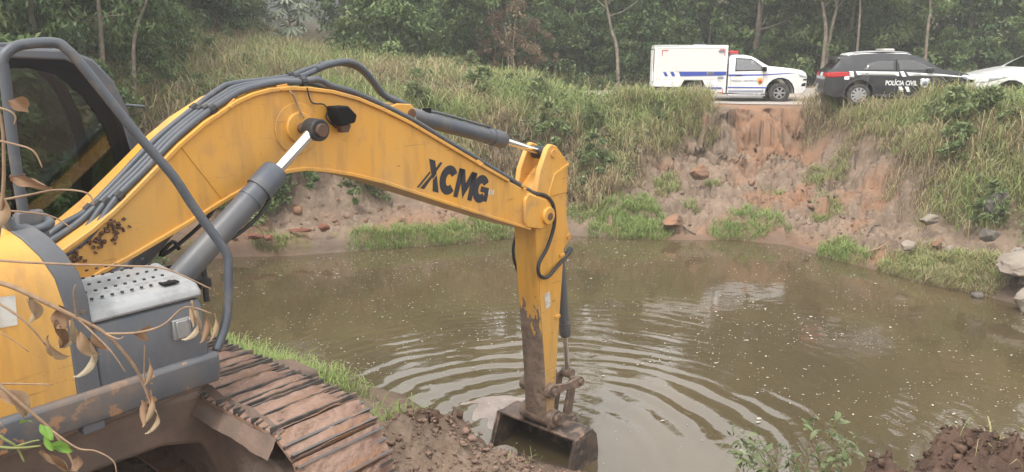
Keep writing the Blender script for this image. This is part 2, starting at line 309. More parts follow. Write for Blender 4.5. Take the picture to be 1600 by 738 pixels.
def terrain(x, y, detail=True):
    x = np.asarray(x, float); y = np.asarray(y, float); d = pond_d(x, y)
    far = y > 17.7-.281*(x+8)
    df = d + (fbm(x*.9, y*.9, 3, 5)-.5)*np.clip(d, 0, 1)*.9 if detail else d
    if detail: df = df + (worley(x*1.1+.4*fbm(x*2, y*2, 2, 71), y*1.1, 61)[2]-.5)*.75*sstep(2.2, 3.6, d)*sstep(7, 6, d)*far + (worley(x*3, y*2.6, 63)[2]-.5)*.25*sstep(1, 3, d)*sstep(7, 6, d)*far
    zf = far_prof(x, df)
    hill = np.clip(y-37, 0, None); zf = zf + np.where(far, .10*hill + .0009*hill**2, 0)*(.55+.45*sstep(-60, 10, x)) + np.where(far, 1.1*sstep(-6, -16, x)*sstep(24, 30, y), 0)
    flat = sstep(5.2, 4.2, np.abs(y-road_c(x)))*sstep(1.0, 4.5, x)
    zr = 3.1 + .22*sstep(10, 14, x) + .004*np.abs(x-8)
    zf = zf*(1-flat)+zr*flat
    zn = np.interp(np.clip(d, 0, 6), [0, 1.4, 2.4, 3.4, 4.2, 6], [0, .68, 1.2, 1.72, 2.02, 2.05])
    zn = zn + 1.3*np.exp(-((x-.3)**2+(y+.4)**2)/3.0) + .5*sstep(2.2, -1.5, y)*sstep(-4, 0, x)
    zn = zn + heap(x, y, 3.0, 4.5, .58, .5) + heap(x, y, 2.35, 4.42, .50, .26) + heap(x, y, 3.6, 4.3, .68, .7)
    zn = zn + heap(x, y, 2.9, 4.75, .28, .16) + heap(x, y, 3.4, 4.9, .2, .25)
    zn = zn + heap(x, y, -.72, 6.15, .42, .42) + heap(x, y, -.42, 5.75, .22, .5) + heap(x, y, -.1, 5.9, .1, .4) + heap(x, y, -1.0, 5.7, .2, .35)
    zb = -np.interp(np.clip(-d, 0, 3), [0, .3, 1, 3], [0, .1, .35, .9])
    z = np.where(d <= 0, zb, np.where(far, zf, zn))
    if detail:
        amp = sstep(-.1, .5, d)
        bare = np.maximum(ROCKY(x, y), .45*sstep(3, 2.2, d))*far*sstep(0, .3, d)*sstep(6.6, 6.0, d)
        wx_ = x+.35*(fbm(x*2, y*2, 3, 12)-.5); wy_ = y+.35*(fbm(x*2+9, y*2, 3, 13)-.5)
        f1, f2, c1, t1 = worley(wx_*1.5, wy_*1.9, 5); g1, g2, c2_, t2 = worley(wx_*4.2, wy_*5, 15); q1, q2, c3_, t3 = worley(x*11, y*12, 25)
        low = sstep(2.75, 2.2, z)
        z = z + amp*bare*(((c1-.5)*.34 + t1*.45 - .16*sstep(.12, 0, f2-f1))*low*(.35+.65*sstep(2.1, 1.6, z)) + ((c2_-.5)*.12+t2*.22-.06*sstep(.18, 0, g2-g1))*(.15+.85*low) + ((c3_-.5)*.04+t3*.14)*low + (fbm(x*1.6, y*1.6, 5, 11, .6)-.5)*.3)
        near = (~far)*amp
        soil = near*(np.exp(-(((x+.5)**2+(y-6.2)**2)/1.6)) + sstep(1.2, 2.0, x)*sstep(7, 5.5, y) + .25)
        soil = np.clip(soil, 0, 1.2); z = z + soil*((fbm(x*13, y*13, 3, 303, .6)-.5)*.13 + soilw(x, y)) + soil*((fbm(x*3.2, y*3.2, 5, 3, .6)-.5)*.34 + (.13-np.abs(fbm(x*5, y*5, 3, 77)-.5))*.22)
        z = z + far*(1-flat)*(1-ROCKY(x, y))*sstep(.4, 2, d)*(fbm(x*.8, y*.8, 4, 21)-.5)*.5
        ledge = far*sstep(0, -1, x)*sstep(2.4, 2.0, d)*amp
        z = z + ledge*(fbm(x*3, y*3, 4, 41)-.5)*.2
        z = z + flat*far*(fbm(x*2.2, y*2.2, 4, 61)-.5)*.035
    return z
def axis(a, b, st, lo, hi, k=1.16):
    c = list(np.arange(a, b+1e-6, st)); s = st
    while c[-1] < hi: s = min(s*k, 14); c.append(c[-1]+s)
    s = st
    while c[0] > lo: s = min(s*k, 14); c.insert(0, c[0]-s)
    return np.array(c)
def grid_mesh(name, X, Y, Z, smooth=True, attrs=None):
    ny, nx = X.shape; i = np.arange(ny*nx).reshape(ny, nx)
    F = np.stack([i[:-1, :-1], i[:-1, 1:], i[1:, 1:], i[1:, :-1]], -1).reshape(-1, 4)
    return np_mesh(name, np.stack([X, Y, Z], -1).reshape(-1, 3), F, attrs, smooth)
gx = axis(-8.5, 12.5, .05, -170, 170); gy = np.concatenate([axis(3.4, 7.2, .035, -60, 7.2), np.arange(7.3, 17, .12), axis(17.05, 26.5, .055, 17.05, 190)])
X, Y = np.meshgrid(gx, gy); Z = terrain(X, Y); D = pond_d(X, Y)
farm = (Y > 17.7-.281*(X+8))
flat = sstep(5.2, 4.2, np.abs(Y-road_c(X)))*sstep(1.0, 4.5, X)
# the slip face is broken sideways too: blocks and ledges stand out of it
_b = np.where(farm, ROCKY(X, Y), 0)*sstep(1.15, 1.6, Z)*sstep(3.09, 2.95, Z)*sstep(1.2, 2.2, D)
_w1 = worley(X*1.5+.5*fbm(X*2, Z*3, 3, 4), Z*2.2+.5*fbm(X*2+5, Z*3, 3, 6), 501); _w2 = worley(X*4.5, Z*6, 511)
Y = Y-_b*((_w1[2]-.4)*.34+_w1[3]*.25+(_w2[2]-.5)*.09+_w2[3]*.12-.1*sstep(.12, 0, _w1[1]-_w1[0]))
# ground kinds kept as attributes: wetness near the water, orange clay, dark fresh soil, grassy humus
clay = np.clip(ROCKY(X, Y)*farm*(sstep(.58, .7, fbm(X*.55, Y*.55, 4, 91)) + sstep(2.35, 2.6, Z)*sstep(3.12, 2.85, Z)*.75*sstep(.38,.6,fbm(X*1.2,Y*1.2,3,6)) + sstep(1.0, .2, D)*.8) + farm*sstep(1, -1, X)*sstep(1.9, 1.0, D)*.75*sstep(.4, .6, fbm(X*.7, Y*.7, 3, 13)), 0, 1)
dark = np.clip((~farm)*(np.exp(-((X+.75)**2+(Y-6.25)**2)/.22)+sstep(1.6, 2.2, X)*sstep(8, 5, Y)+sstep(1.6, .8, D)*.5), 0, 1)
humus = np.clip(farm*sstep(2.2, 3.2, D)*(1-ROCKY(X, Y))*(1-flat*.9) + (~farm)*sstep(-3.5, -5, X)*.6 + sstep(36, 39, Y), 0, 1)
wet = sstep(.45, .0, D)
tm = bpy.data.materials.new('earth'); tm.use_nodes = True; n = tm.node_tree; PB = n.nodes['Principled BSDF']; L = n.links.new
tc = n.nodes.new('ShaderNodeTexCoord')
def nz(scale, det=7, rough=.62):
    q = n.nodes.new('ShaderNodeTexNoise'); q.inputs['Scale'].default_value = scale; q.inputs['Detail'].default_value = det; q.inputs['Roughness'].default_value = rough; L(tc.outputs['Object'], q.inputs['Vector']); return q.outputs[0]
def mr(s, a, b, c=0, d=1):
    q = n.nodes.new('ShaderNodeMapRange'); q.inputs[1].default_value = a; q.inputs[2].default_value = b; q.inputs[3].default_value = c; q.inputs[4].default_value = d; L(s, q.inputs[0]); return q.outputs[0]
def mixc(f, a, b):
    q = n.nodes.new('ShaderNodeMixRGB'); L(f, q.inputs[0])
    for s, i in ((a, 1), (b, 2)):
        if isinstance(s, tuple): q.inputs[i].default_value = (*s, 1)
        else: L(s, q.inputs[i])
    return q.outputs[0]
def at(nm):
    q = n.nodes.new('ShaderNodeAttribute'); q.attribute_name = nm; return q.outputs['Fac']
def mul(a, b):
    q = n.nodes.new('ShaderNodeMath'); q.operation = 'MULTIPLY'; L(a, q.inputs[0])
    if isinstance(b, float): q.inputs[1].default_value = b
    else: L(b, q.inputs[1])
    return q.outputs[0]
c = mixc(mr(nz(1.1), .35, .65), (.235, .172, .125), (.155, .113, .083))
c = mixc(mr(nz(7), .5, .7), c, (.27, .205, .155))
cl = mixc(mr(nz(2.3), .38, .62), (.30, .148, .078), (.235, .14, .092))
c = mixc(mul(at('clay'), .7), c, cl)
c = mixc(at('dark'), c, mixc(mr(nz(3), .4, .62), (.09, .057, .043), (.145, .092, .066)))
c = mixc(at('humus'), c, mixc(mr(nz(2), .4, .6), (.075, .065, .035), (.13, .1, .06)))
c = mixc(at('moss'), c, mixc(mr(nz(6), .45, .55), (.13, .13, .03), (.22, .17, .09)))
c = mixc(mul(at('wet'), .55), c, (.07, .045, .03))
L(c, PB.inputs['Base Color']); PB.inputs['Specular IOR Level'].default_value = .25
L(mr(at('wet'), 0, 1, .93, .5), PB.inputs['Roughness'])
b = n.nodes.new('ShaderNodeBump'); b.inputs['Strength'].default_value = .8; b.inputs['Distance'].default_value = .05; L(nz(9, 10, .7), b.inputs['Height']); L(b.outputs[0], PB.inputs['Normal'])
moss = farm*sstep(0, -1.2, X)*sstep(.75, .3, D)*sstep(.0, .12, D)*sstep(.45, .6, fbm(X*1.8, Y*1.8, 3, 17))
link('ground', grid_mesh('ground', X, Y, Z, True, dict(clay=clay.ravel(), dark=dark.ravel(), humus=humus.ravel(), wet=wet.ravel(), moss=moss.ravel())), tm, kind='structure')

# ---- road: a worn dirt-and-asphalt sheet laid on the terrain
rx = np.arange(2.5, 60, .25); ro = np.linspace(-3.6, 4.3, 30)
RX, RO = np.meshgrid(rx, ro); RY = road_c(RX)+RO; wob = .35*(fbm(RX*.6, RX*0+RO*.1, 3, 8)-.5); RY = RY+wob*np.where(np.abs(RO) > 3, 1, 0)
rmat = mat('worn_road', (.36, .33, .3), .85, noise=[(.9, (.3, .25, .21), .4, .65), (.5, (.42, .3, .22), .52, .7)], bump=(12, .3, .02))
link('road', grid_mesh('road', RX, RY, terrain(RX, RY)+.02), rmat, kind='structure')

# ---- water: one sheet with real ripples that run out from the bucket
bc = (.55, 8.9)
wx = axis(-3.5, 8, .05, -9.5, 13.5, 1.1); wy = axis(6.5, 15, .05, 5.8, 21, 1.1)
WX, WY = np.meshgrid(wx, wy); rr = np.hypot(WX-bc[0], WY-bc[1])
ph = rr + .75*(fbm(WX*.55, WY*.55, 4, 51)-.5)
amp = .0054*np.exp(-((rr-2.4)/1.9)**2)*sstep(.3, 1.4, rr)*(.1+1.5*sstep(.25,.75,fbm(WX*.8, WY*.8, 3, 71)))
WZ = amp*np.sin(ph*2*math.pi/(.41)) + .0016*np.sin(ph*2*math.pi/.27+1.3)*np.exp(-((rr-3)/2.5)**2) + .005*(fbm(WX*1.6, WY*2.6, 3, 4)-.5) + .004*(fbm(WX*.35, WY*.55, 2, 9)-.5)
c2 = (-1.1, 9.9); r2 = np.hypot(WX-c2[0], WY-c2[1]); WZ += .002*np.sin(r2*2*math.pi/.3)*np.exp(-(r2/1.6)**2)
wm = bpy.data.materials.new('murky_water'); wm.use_nodes = True; n = wm.node_tree; PB = n.nodes['Principled BSDF']; L = n.links.new
tc = n.nodes.new('ShaderNodeTexCoord')
wc = mixc(mr(nz(.35, 3), .35, .65), (.092, .067, .035), (.072, .054, .029))
L(wc, PB.inputs['Base Color']); PB.inputs['Roughness'].default_value = .035; PB.inputs['IOR'].default_value = 1.75; PB.inputs['Specular IOR Level'].default_value = .5
b = n.nodes.new('ShaderNodeBump'); b.inputs['Strength'].default_value = .12; b.inputs['Distance'].default_value = .02; L(nz(5, 3, .5), b.inputs['Height']); L(b.outputs[0], PB.inputs['Normal'])
link('water', grid_mesh('water', WX, WY, WZ, True), wm, kind='structure')
# foam flecks
N = 3600; fx = rng.uniform(-8, 12, N*3); fy = rng.uniform(8, 20.3, N*3); fd = pond_d(fx, fy)
dens = np.clip(.12+1.6*sstep(.35, .75, fbm(fx*.7, fy*1.3, 4, 14)), 0, 1)*np.where(np.hypot(fx-bc[0], fy-bc[1]) < 3.4, .12, 1)*np.where(fx > 4, .8, 1)
ok = (fd < -.1) & (rng.random(N*3) < dens); fx, fy = fx[ok][:N], fy[ok][:N]; m = len(fx)
rad = rng.gamma(1.4, .0036, m)+.004; st = rng.uniform(1, 2.2, m); a6 = np.arange(6)*math.pi/3
ang = rng.uniform(0, 6.28, m)
lx = rad[:, None]*st[:, None]*np.cos(a6)*rng.uniform(.6, 1.2, (m, 6)); ly = rad[:, None]*np.sin(a6)*rng.uniform(.6, 1.2, (m, 6))
VX = fx[:, None]+lx*np.cos(ang*.3)[:, None]-ly*np.sin(ang*.3)[:, None]; VY = fy[:, None]+lx*np.sin(ang*.3)[:, None]+ly*np.cos(ang*.3)[:, None]
V = np.stack([VX, VY, np.full_like(VX, .012)], -1).reshape(-1, 3)
foam = mat('foam', (.36, .34, .28), .8)
link('foam_flecks', np_mesh('foam_flecks', V, np.arange(m*6).reshape(-1, 6)), foam, kind='stuff')
# ================================================================ excavator  (local: +x = facing, +y = its left, z from its ground)
EX = empty('excavator', (-3.395, 4.31, 2.05), R(50), 'yellow and grey tracked excavator reaching its bucket into the pond edge', 'excavator')
MD={}
MD['pipe1']=[(0.615, -0.03, 1.77), (0.731, -0.03, 1.842), (0.876, -0.03, 1.904), (1.081, -0.03, 2.069), (1.37, -0.03, 2.315), (1.672, -0.03, 2.517), (1.909, -0.03, 2.661), (2.015, -0.03, 2.69), (2.259, -0.03, 2.706), (2.49, -0.03, 2.728), (2.662, -0.03, 2.774), (2.801, -0.03, 2.807)]
MD['pipe2']=[(0.603, -0.09, 1.749), (0.777, -0.09, 1.835), (0.913, -0.09, 1.906), (1.144, -0.09, 2.111), (1.432, -0.09, 2.322), (1.684, -0.09, 2.483), (1.896, -0.09, 2.622), (2.014, -0.09, 2.668), (2.275, -0.09, 2.688), (2.507, -0.09, 2.715), (2.692, -0.09, 2.765), (2.788, -0.09, 2.803)]
MD['pipe3']=[(0.632, -0.15, 1.711), (0.794, -0.15, 1.785), (0.946, -0.15, 1.887), (1.176, -0.15, 2.07), (1.443, -0.15, 2.273), (1.696, -0.15, 2.44), (1.883, -0.15, 2.579), (2.007, -0.15, 2.643), (2.263, -0.15, 2.671), (2.523, -0.15, 2.701), (2.706, -0.15, 2.715)]
MD['pipe4']=[(0.641, -0.215, 1.679), (0.806, -0.215, 1.772), (1.002, -0.215, 1.908), (1.186, -0.215, 2.045), (1.451, -0.215, 2.233), (1.706, -0.215, 2.416), (1.877, -0.215, 2.55), (2.002, -0.215, 2.618), (2.246, -0.215, 2.654), (2.477, -0.215, 2.684), (2.639, -0.215, 2.704), (2.778, -0.215, 2.639), (3.03, -0.215, 2.493), (3.594, -0.215, 2.212), (4.075, -0.215, 1.911), (4.621, -0.215, 1.649), (5.409, -0.215, 1.391)]
MD['pipe5']=[(2.631, -0.08, 2.675), (2.874, -0.08, 2.553), (3.205, -0.08, 2.428), (3.49, -0.08, 2.297), (3.876, -0.08, 2.12)]
MD['hosec1']=[(2.787, -0.05, 2.808), (2.916, -0.05, 2.826), (3.047, -0.05, 2.824), (3.181, -0.05, 2.785), (3.315, -0.05, 2.679), (3.432, -0.05, 2.553), (3.602, -0.05, 2.489), (3.716, -0.05, 2.431)]
MD['hosec2']=[(2.716, -0.11, 2.785), (2.838, -0.11, 2.818), (3.034, -0.11, 2.836), (3.18, -0.11, 2.775), (3.32, -0.11, 2.637), (3.416, -0.11, 2.539), (3.608, -0.11, 2.462)]
MD['armhose']=[(5.44, -0.19, 1.383), (5.612, -0.21, 1.339), (5.744, -0.22, 1.217), (5.773, -0.22, 0.988), (5.657, -0.22, 0.746), (5.493, -0.22, 0.576), (5.507, -0.22, 0.437), (5.652, -0.22, 0.381), (5.886, -0.2, 0.464), (6.28, -0.1, 0.546)]
MD['farhose']=[(5.72, 0.22, 0.972), (5.579, 0.22, 0.727), (5.579, 0.22, 0.532), (5.663, 0.22, 0.356)]
MD['wire1']=[(2.313, -0.2, 2.666), (2.347, -0.27, 2.619), (2.396, -0.27, 2.52), (2.426, -0.3, 2.422)]
MD['wire2']=[(2.497, -0.265, 2.651), (2.53, -0.265, 2.537), (2.638, -0.265, 2.516), (2.678, -0.265, 2.469), (2.661, -0.265, 2.404), (2.75, -0.265, 2.321)]
MD['rail']=[(0.215, -1.0, 1.957), (0.215, -1.0, 2.108), (0.214, -1.0, 2.437), (0.226, -1.0, 2.813), (0.226, -1.0, 2.889), (0.26, -1.0, 2.935), (0.323, -1.0, 2.965), (0.463, -1.02, 2.975), (0.511, -1.04, 2.94), (0.569, -1.06, 2.853), (0.765, -1.12, 2.512), (0.921, -1.18, 2.254), (1.005, -1.2, 2.079), (1.112, -1.25, 1.859), (1.149, -1.27, 1.769), (1.149, -1.28, 1.7), (1.11, -1.3, 1.456), (1.062, -1.32, 1.334), (0.991, -1.34, 1.228)]
MD['post']=[(0.215, -1.0, 1.957)]
MD['loop']=[(0.1, -1.1, 2.126), (0.107, -1.1, 2.06), (0.146, -1.1, 2.01), (0.216, -1.1, 1.996), (0.293, -1.1, 2.015), (0.323, -0.95, 2.024), (0.259, -0.95, 2.043), (0.184, -0.95, 2.039)]
MD['cylhose']=[(2.051, -0.44, 1.963), (1.918, -0.44, 1.791), (1.753, -0.44, 1.677), (1.597, -0.44, 1.621), (1.509, -0.44, 1.606)]
MD['fartube']=[(2.012, 0.3, 1.78), (1.86, 0.3, 1.622), (1.608, 0.3, 1.463), (1.477, 0.3, 1.414), (1.586, 0.3, 1.503), (1.63, 0.3, 1.433)]
MD['toolz']=None
Y_, G_ = M['yellow'], M['grey']
# ---- boom
BOOM = [(.30,1.35),(.676,1.467),(.822,1.53),(1.011,1.59),(1.477,1.767),(1.732,1.871),(1.936,1.945),(2.13,2.0),(2.3,2.022),(2.45,2.02),(2.62,1.99),(2.9,1.919),(3.243,1.808),(4.028,1.5),(4.578,1.289),(4.984,1.135),(5.3,1.02),(5.45,.985),(5.58,1.0),(5.66,1.08),(5.67,1.17),(5.62,1.26),(5.50,1.33),(5.308,1.43),(4.932,1.599),(4.583,1.775),(4.044,2.055),(3.566,2.303),(3.275,2.432),(3.004,2.538),(2.749,2.606),(2.508,2.64),(2.335,2.65),(2.168,2.642),(2.033,2.615),(1.9,2.57),(1.641,2.435),(1.44,2.299),(1.151,2.063),(.968,1.919),(.817,1.818),(.60,1.70),(.30,1.62),(.2,1.5)]
mb = MB(); mb.prism(BOOM, -.235, .235)
boom = mb.build('boom', Y_, EX, bevel=.012)
top = [p for p in BOOM[24:42]][::-1]; bot = BOOM[1:17]
for prof, s in ((top, 1), (bot, -1)):                         # the cover plates stand proud of the side plates
    mb = MB(); up = []
    P = [Vector((a, 0, b)) for a, b in prof]
    for i, p in enumerate(P):
        t = (P[min(i+1, len(P)-1)]-P[max(i-1, 0)]).normalized(); nn = Vector((-t.z, 0, t.x))*s; up.append(p+nn*.016)
    prf = [(p.x, p.z) for p in P]+[(p.x, p.z) for p in up[::-1]]
    prf = [(p.x-0*0, p.z) for p in P]
    ring = [(a, b) for a, b in zip([p.x for p in up], [p.z for p in up])]+[(p.x-(u.x-p.x), p.z-(u.z-p.z)) for p, u in zip(P[::-1], up[::-1])]
    mb.prism(ring, -.262, .262); mb.build('flange_plate', Y_, boom, bevel=.006)
def disc(name, x, z, r, y0, y1, m, par, bev=.008, n=28):
    mb = MB(); mb.prism(circ(x, z, r, n), y0, y1); return mb.build(name, m, par, bevel=bev)
disc('pin_plate', 2.40, 2.34, .20, -.247, -.2, Y_, boom, .006); disc('pin_boss', 2.41, 2.35, .12, -.275, -.2, Y_, boom)
disc('pin_plate', 2.40, 2.34, .20, .2, .247, Y_, boom, .006)
for s in (-1, 1):
    mb = MB(); mb.prism([(5.22,1.05),(5.47,.985),(5.60,1.01),(5.68,1.1),(5.67,1.2),(5.56,1.31),(5.24,1.43),(5.18,1.36),(5.17,1.13)], s*.225, s*.272); mb.build('tip_plate', Y_, boom, bevel=.014)
    disc('tip_boss', 5.575, 1.125, .10, s*.25, s*.305, Y_, boom); disc('pin', 5.58, 1.12, .042, s*.28, s*.318, M['rust'], boom, .004)
mb = MB(); mb.box((1.60, -.238, 2.10), (.035, .008, .52), (0, R(-33), 0)); mb.build('weld_seam', Y_, boom, bevel=.003)
mb = MB()
for s in (-1, 1): mb.prism([(3.25,2.40),(3.52,2.47),(3.68,2.455),(3.74,2.39),(3.74,2.30),(3.66,2.22),(3.5,2.3)], s*.12, s*.155)
mb.build('cylinder_bracket', Y_, boom, bevel=.008); disc('pin', 3.68, 2.37, .045, -.17, .17, M['rust'], boom, .004)
# rust scabs on the lower boom top edge and the bolt-on pipe brackets
mb = MB()
for k in range(70):
    a = random.gauss(.0, .045); bq = random.gauss(0, .035); cxx, czz = random.choice([(.86,1.74),(.95,1.80),(.70,1.66)])
    mb.box((cxx+a, -.238-random.random()*.012, czz+bq), (.01+random.random()*.015, .015, .01+random.random()*.012), (random.random()*3, random.random()*3, 0))
mb.build('rust_scab', M['rust'], boom, kind='stuff')
for x, z in ((1.86,2.56),(2.29,2.665),(4.5,1.84),(5.2,1.5)): 
    mb = MB(); mb.box((x, -.2, z), (.09, .1, .03), (0, R(-38 if x < 2 else (28 if x > 3 else -8)), 0)); mb.cyl((x-.02, -.25, z-.02), (x-.02, -.275, z-.02), .014, 8); mb.build('pipe_bracket', M['yellow_worn'], boom, bevel=.004)
# lettering on the side plate: X C M G cut from flat black film, slanted as on the machine
LA = math.atan2(1.464-1.753+.05, 4.389-3.661); 
def letter(polys, ox, sx, nm='letter'):
    mb = MB(); H = .27; ux, uz = math.cos(LA), math.sin(LA)
    for poly in polys:
        pts = []
        for a, c in poly:
            q = ox + a*sx + .0*c; w = c*H
            pts.append((3.71+ux*q+.09*c, -.2385, 1.685+uz*q+w))
        n_ = len(pts); ar = sum(pts[i][0]*pts[(i+1) % n_][2]-pts[(i+1) % n_][0]*pts[i][2] for i in range(n_))
        if ar < 0: pts = pts[::-1]
        mb.sheet(pts)
    return mb.build(nm, M['decal'], boom, recalc=False)
def arc(cx, cy, rx, ry, a0, a1, n=12): return [(cx+rx*math.cos(R(a0+(a1-a0)*i/(n-1))), cy+ry*math.sin(R(a0+(a1-a0)*i/(n-1)))) for i in range(n)]
letter([[(-.14,0),(.10,0),(.50,.52),(.86,1),(.70,1),(.34,.5)], [(.02,1),(.40,1),(.64,.60),(.49,.40),(.40,.44)], [(.50,.36),(.67,.56),(1.0,0),(.62,0)], [(-.34,0),(-.22,0),(.28,.56),(.22,.62)]], 0, .22)
ring = lambda: [arc(.5,.5,.52,.5,38,180,12)+arc(.5,.5,.16,.2,180,38,12), arc(.5,.5,.52,.5,180,322,12)+arc(.5,.5,.16,.2,322,180,12)]
letter(ring(), .20, .235)
letter([[(-.02,0),(.22,0),(.28,1),(0,1)], [(.0,1),(.34,1),(.54,.5),(.52,.0)], [(.48,0),(.50,.5),(.74,1),(1.08,1)], [(.80,0),(1.06,0),(1.08,1),(.78,1)]], .43, .25)
letter(ring()+[[(.48,.40),(.48,.60),(1.03,.60),(1.03,.40)], [(.78,.1),(1.03,.1),(1.03,.45),(.78,.45)]], .68, .235)
mb = MB(); 
for i, (a, w) in enumerate(((0,.02),(.035,.012),(.06,.022))): mb.sheet([(4.62+a,-.2385,1.50-.3*a),(4.62+a+w,-.2385,1.497-.3*a),(4.63+a+w,-.2385,1.55-.3*a),(4.63+a,-.2385,1.553-.3*a)])
mb.build('sticker', M['white_sticker'], boom, recalc=False)
# ---- pipes along the boom
_tx = [p[0] for p in BOOM[24:42]][::-1]; _tz = [p[1] for p in BOOM[24:42]][::-1]
for k in ('pipe1','pipe2','pipe3','pipe4','pipe5'): MD[k] = [(x, y, max(z, float(np.interp(x, _tx, _tz))+.05) if .9 < x < 5.2 else z) for x, y, z in MD[k]]
def pipe(name, pts, r, m, par, k=4, n=9): mb = MB(); mb.tube(spline(pts, k), r, n); return mb.build(name, m, par, smooth='all')
for k in ('pipe1','pipe2','pipe3','pipe4'): pipe('hydraulic_pipe', MD[k], .024, M['hose'], boom)
pipe('hydraulic_pipe', MD['pipe5'], .02, M['hose'], boom)
def ribbed(name, pts, r, m, par):
    s = spline(pts, 14); mb = MB(); rs = [r*(1.0 if i % 2 else .82) for i in range(len(s))]; mb.tube(s, rs, 10); return mb.build(name, m, par, smooth='all')
ribbed('corrugated_hose', MD['hosec1'], .030, M['hose'], boom); ribbed('corrugated_hose', MD['hosec2'], .030, M['hose'], boom)
pipe('hose', MD['wire1'], .007, M['stem'], boom); pipe('lamp_cable', MD['wire2'], .006, M['black'], boom)
def clamp(i, nm='pipe_clamp'):
    mb = MB()
    for k, y in (('pipe1',.12),('pipe2',.03),('pipe3',-.07),('pipe4',-.17)):
        P = MD[k]; a, b = Vector(P[i]), Vector(P[min(i+1, len(P)-1)]); t = (b-a).normalized()
        mb.tube([a, a+t*.045], .034, 8)
        mb.box(a+t*.022+Vector((0,0,-.02)), (.03, .06, .03))
    mb.build(nm, M['black'], boom)
clamp(5); clamp(2); clamp(9)
# ---- work lamp
lamp = empty('work_lamp'); lamp.parent = EX
mb = MB(); mb.prism([(2.67,2.50),(2.80,2.50),(2.885,2.42),(2.86,2.36),(2.72,2.34),(2.675,2.43)], -.38, -.255); mb.build('lamp_housing', M['blacktrim'], lamp, bevel=.014)
mb = MB(); mb.prism([(2.74,2.345),(2.85,2.345),(2.82,2.285),(2.76,2.285)], -.34, -.27); mb.build('lamp_stalk', M['rust'], lamp, bevel=.005)
# ---- arm
ARM = [(6.09,1.66),(6.095,1.385),(6.10,.986),(6.165,.80),(6.165,.74),(6.06,.62),(5.985,-.25),(5.93,-1.109),(5.91,-1.40),(5.86,-1.52),(5.76,-1.50),(5.70,-.83),(5.575,.19),(5.505,.97),(5.50,1.30),(5.56,1.42),(5.82,1.62)]
def cutz(poly, z0, z1):
    bm = bmesh.new(); f = bm.faces.new([bm.verts.new((x, 0, z)) for x, z in poly])
    for z, c in ((z0, -1), (z1, 1)):
        bmesh.ops.bisect_plane(bm, geom=bm.verts[:]+bm.edges[:]+bm.faces[:], plane_co=(0,0,z), plane_no=(0,0,c), clear_outer=True)
    out = [(v.co.x, v.co.z) for v in list(bm.faces)[0].verts]; bm.free(); return out
mb = MB(); mb.prism(cutz(ARM, -.85, 3), -.16, .16); arm = mb.build('arm', M['yellow'], EX, bevel=.012)
mb = MB(); mb.prism(cutz(ARM, -3, -.85), -.16, .16); mb.build('lower_arm', M['mudarm'], arm, bevel=.012)
mb = MB(); nx, ny = 17, 110; vs = []                     # mud crust on the face towards the machine
for j in range(ny):
    z_ = -1.50+2.1*j/(ny-1); xf = np.interp(z_, [-1.5,-.83,.19], [5.745,5.70,5.575])
    for i in range(nx):
        y_ = -.163+.326*i/(nx-1); e_ = min(1, min(i, nx-1-i)/1.5)*min(1, (ny-1-j)/9)
        q_ = float(fbm(np.array(y_*11), np.array(z_*4.), 5, 8, .68)); cov = float(np.interp(z_, [-.9,-.4,-.05,.6], [.4,.12,-.12,-.34])); vs.append((xf+.010-min(1, e_+.25)*max(0, q_-.30+cov)*.055, y_, z_))
mb.add(vs, [(j*nx+i,j*nx+i+1,(j+1)*nx+i+1,(j+1)*nx+i) for j in range(ny-1) for i in range(nx-1)]); mb.build('mud_crust', M['mudpale'], arm, smooth='all')
for s in (-1, 1):
    mb = MB(); mb.prism([(5.50,1.30),(5.56,1.62),(5.70,1.86),(5.77,1.90),(5.86,1.87),(6.09,1.66),(6.09,1.3)], s*.105, s*.172); mb.build('top_ear', Y_, arm, bevel=.012)
    disc('pin', 5.80, 1.79, .05, s*.16, s*.19, M['yellow_worn'], arm, .005)
    mb = MB(); mb.prism([(5.72,1.36),(5.82,1.56),(6.10,1.655),(6.10,1.62),(5.85,1.52),(5.755,1.34),(5.70,1.0),(5.665,1.0)], s*.158, s*.182); mb.build('edge_strip', Y_, arm, bevel=.005)
    mb = MB(); mb.prism([(6.04,.86),(6.16,.84),(6.20,.77),(6.16,.68),(6.04,.62)], s*.09, s*.15); mb.build('cylinder_ear', Y_, arm, bevel=.008); disc('pin', 6.14, .76, .035, s*.14, s*.175, M['yellow_worn'], arm, .004)
mb = MB(); mb.sheet([(5.70,-.1635,-.04),(5.80,-.1635,-.02),(5.78,-.1635,.17),(5.68,-.1635,.15)]); mb.build('sticker', M['white_sticker'], arm, recalc=True)
for z in (-.19, .56): mb = MB(); mb.box((5.93 if z < 0 else 6.0, -.17, z), (.09, .03, .04)); mb.build('hose_tab', Y_, arm, bevel=.006)
disc('pin_boss', 5.83, -1.48, .115, -.25, .25, M['steelmud'], arm); disc('pin_boss', 5.79, -1.10, .095, -.235, .235, M['steelmud'], arm); disc('pin', 5.79, -1.10, .05, -.26, .26, M['steelmud'], arm, .005)
pipe('hose', MD['armhose'], .022, M['black'], arm, 6); pipe('hose', MD['farhose'], .018, M['black'], arm, 6)
mb = MB(); mb.tube([(5.38,-.19,1.40),(5.47,-.2,1.37)], .034, 10); mb.box((5.44,-.18,1.34), (.05,.05,.1)); mb.build('hose_clamp', M['black'], arm)
mb = MB(); mb.tube([(6.14,-.1,.50),(6.22,-.1,.53),(6.30,-.08,.56)], .035, 8); mb.tube([(6.16,-.02,.46),(6.26,0,.5)], .03, 8); mb.build('hose_fitting', M['black'], arm)
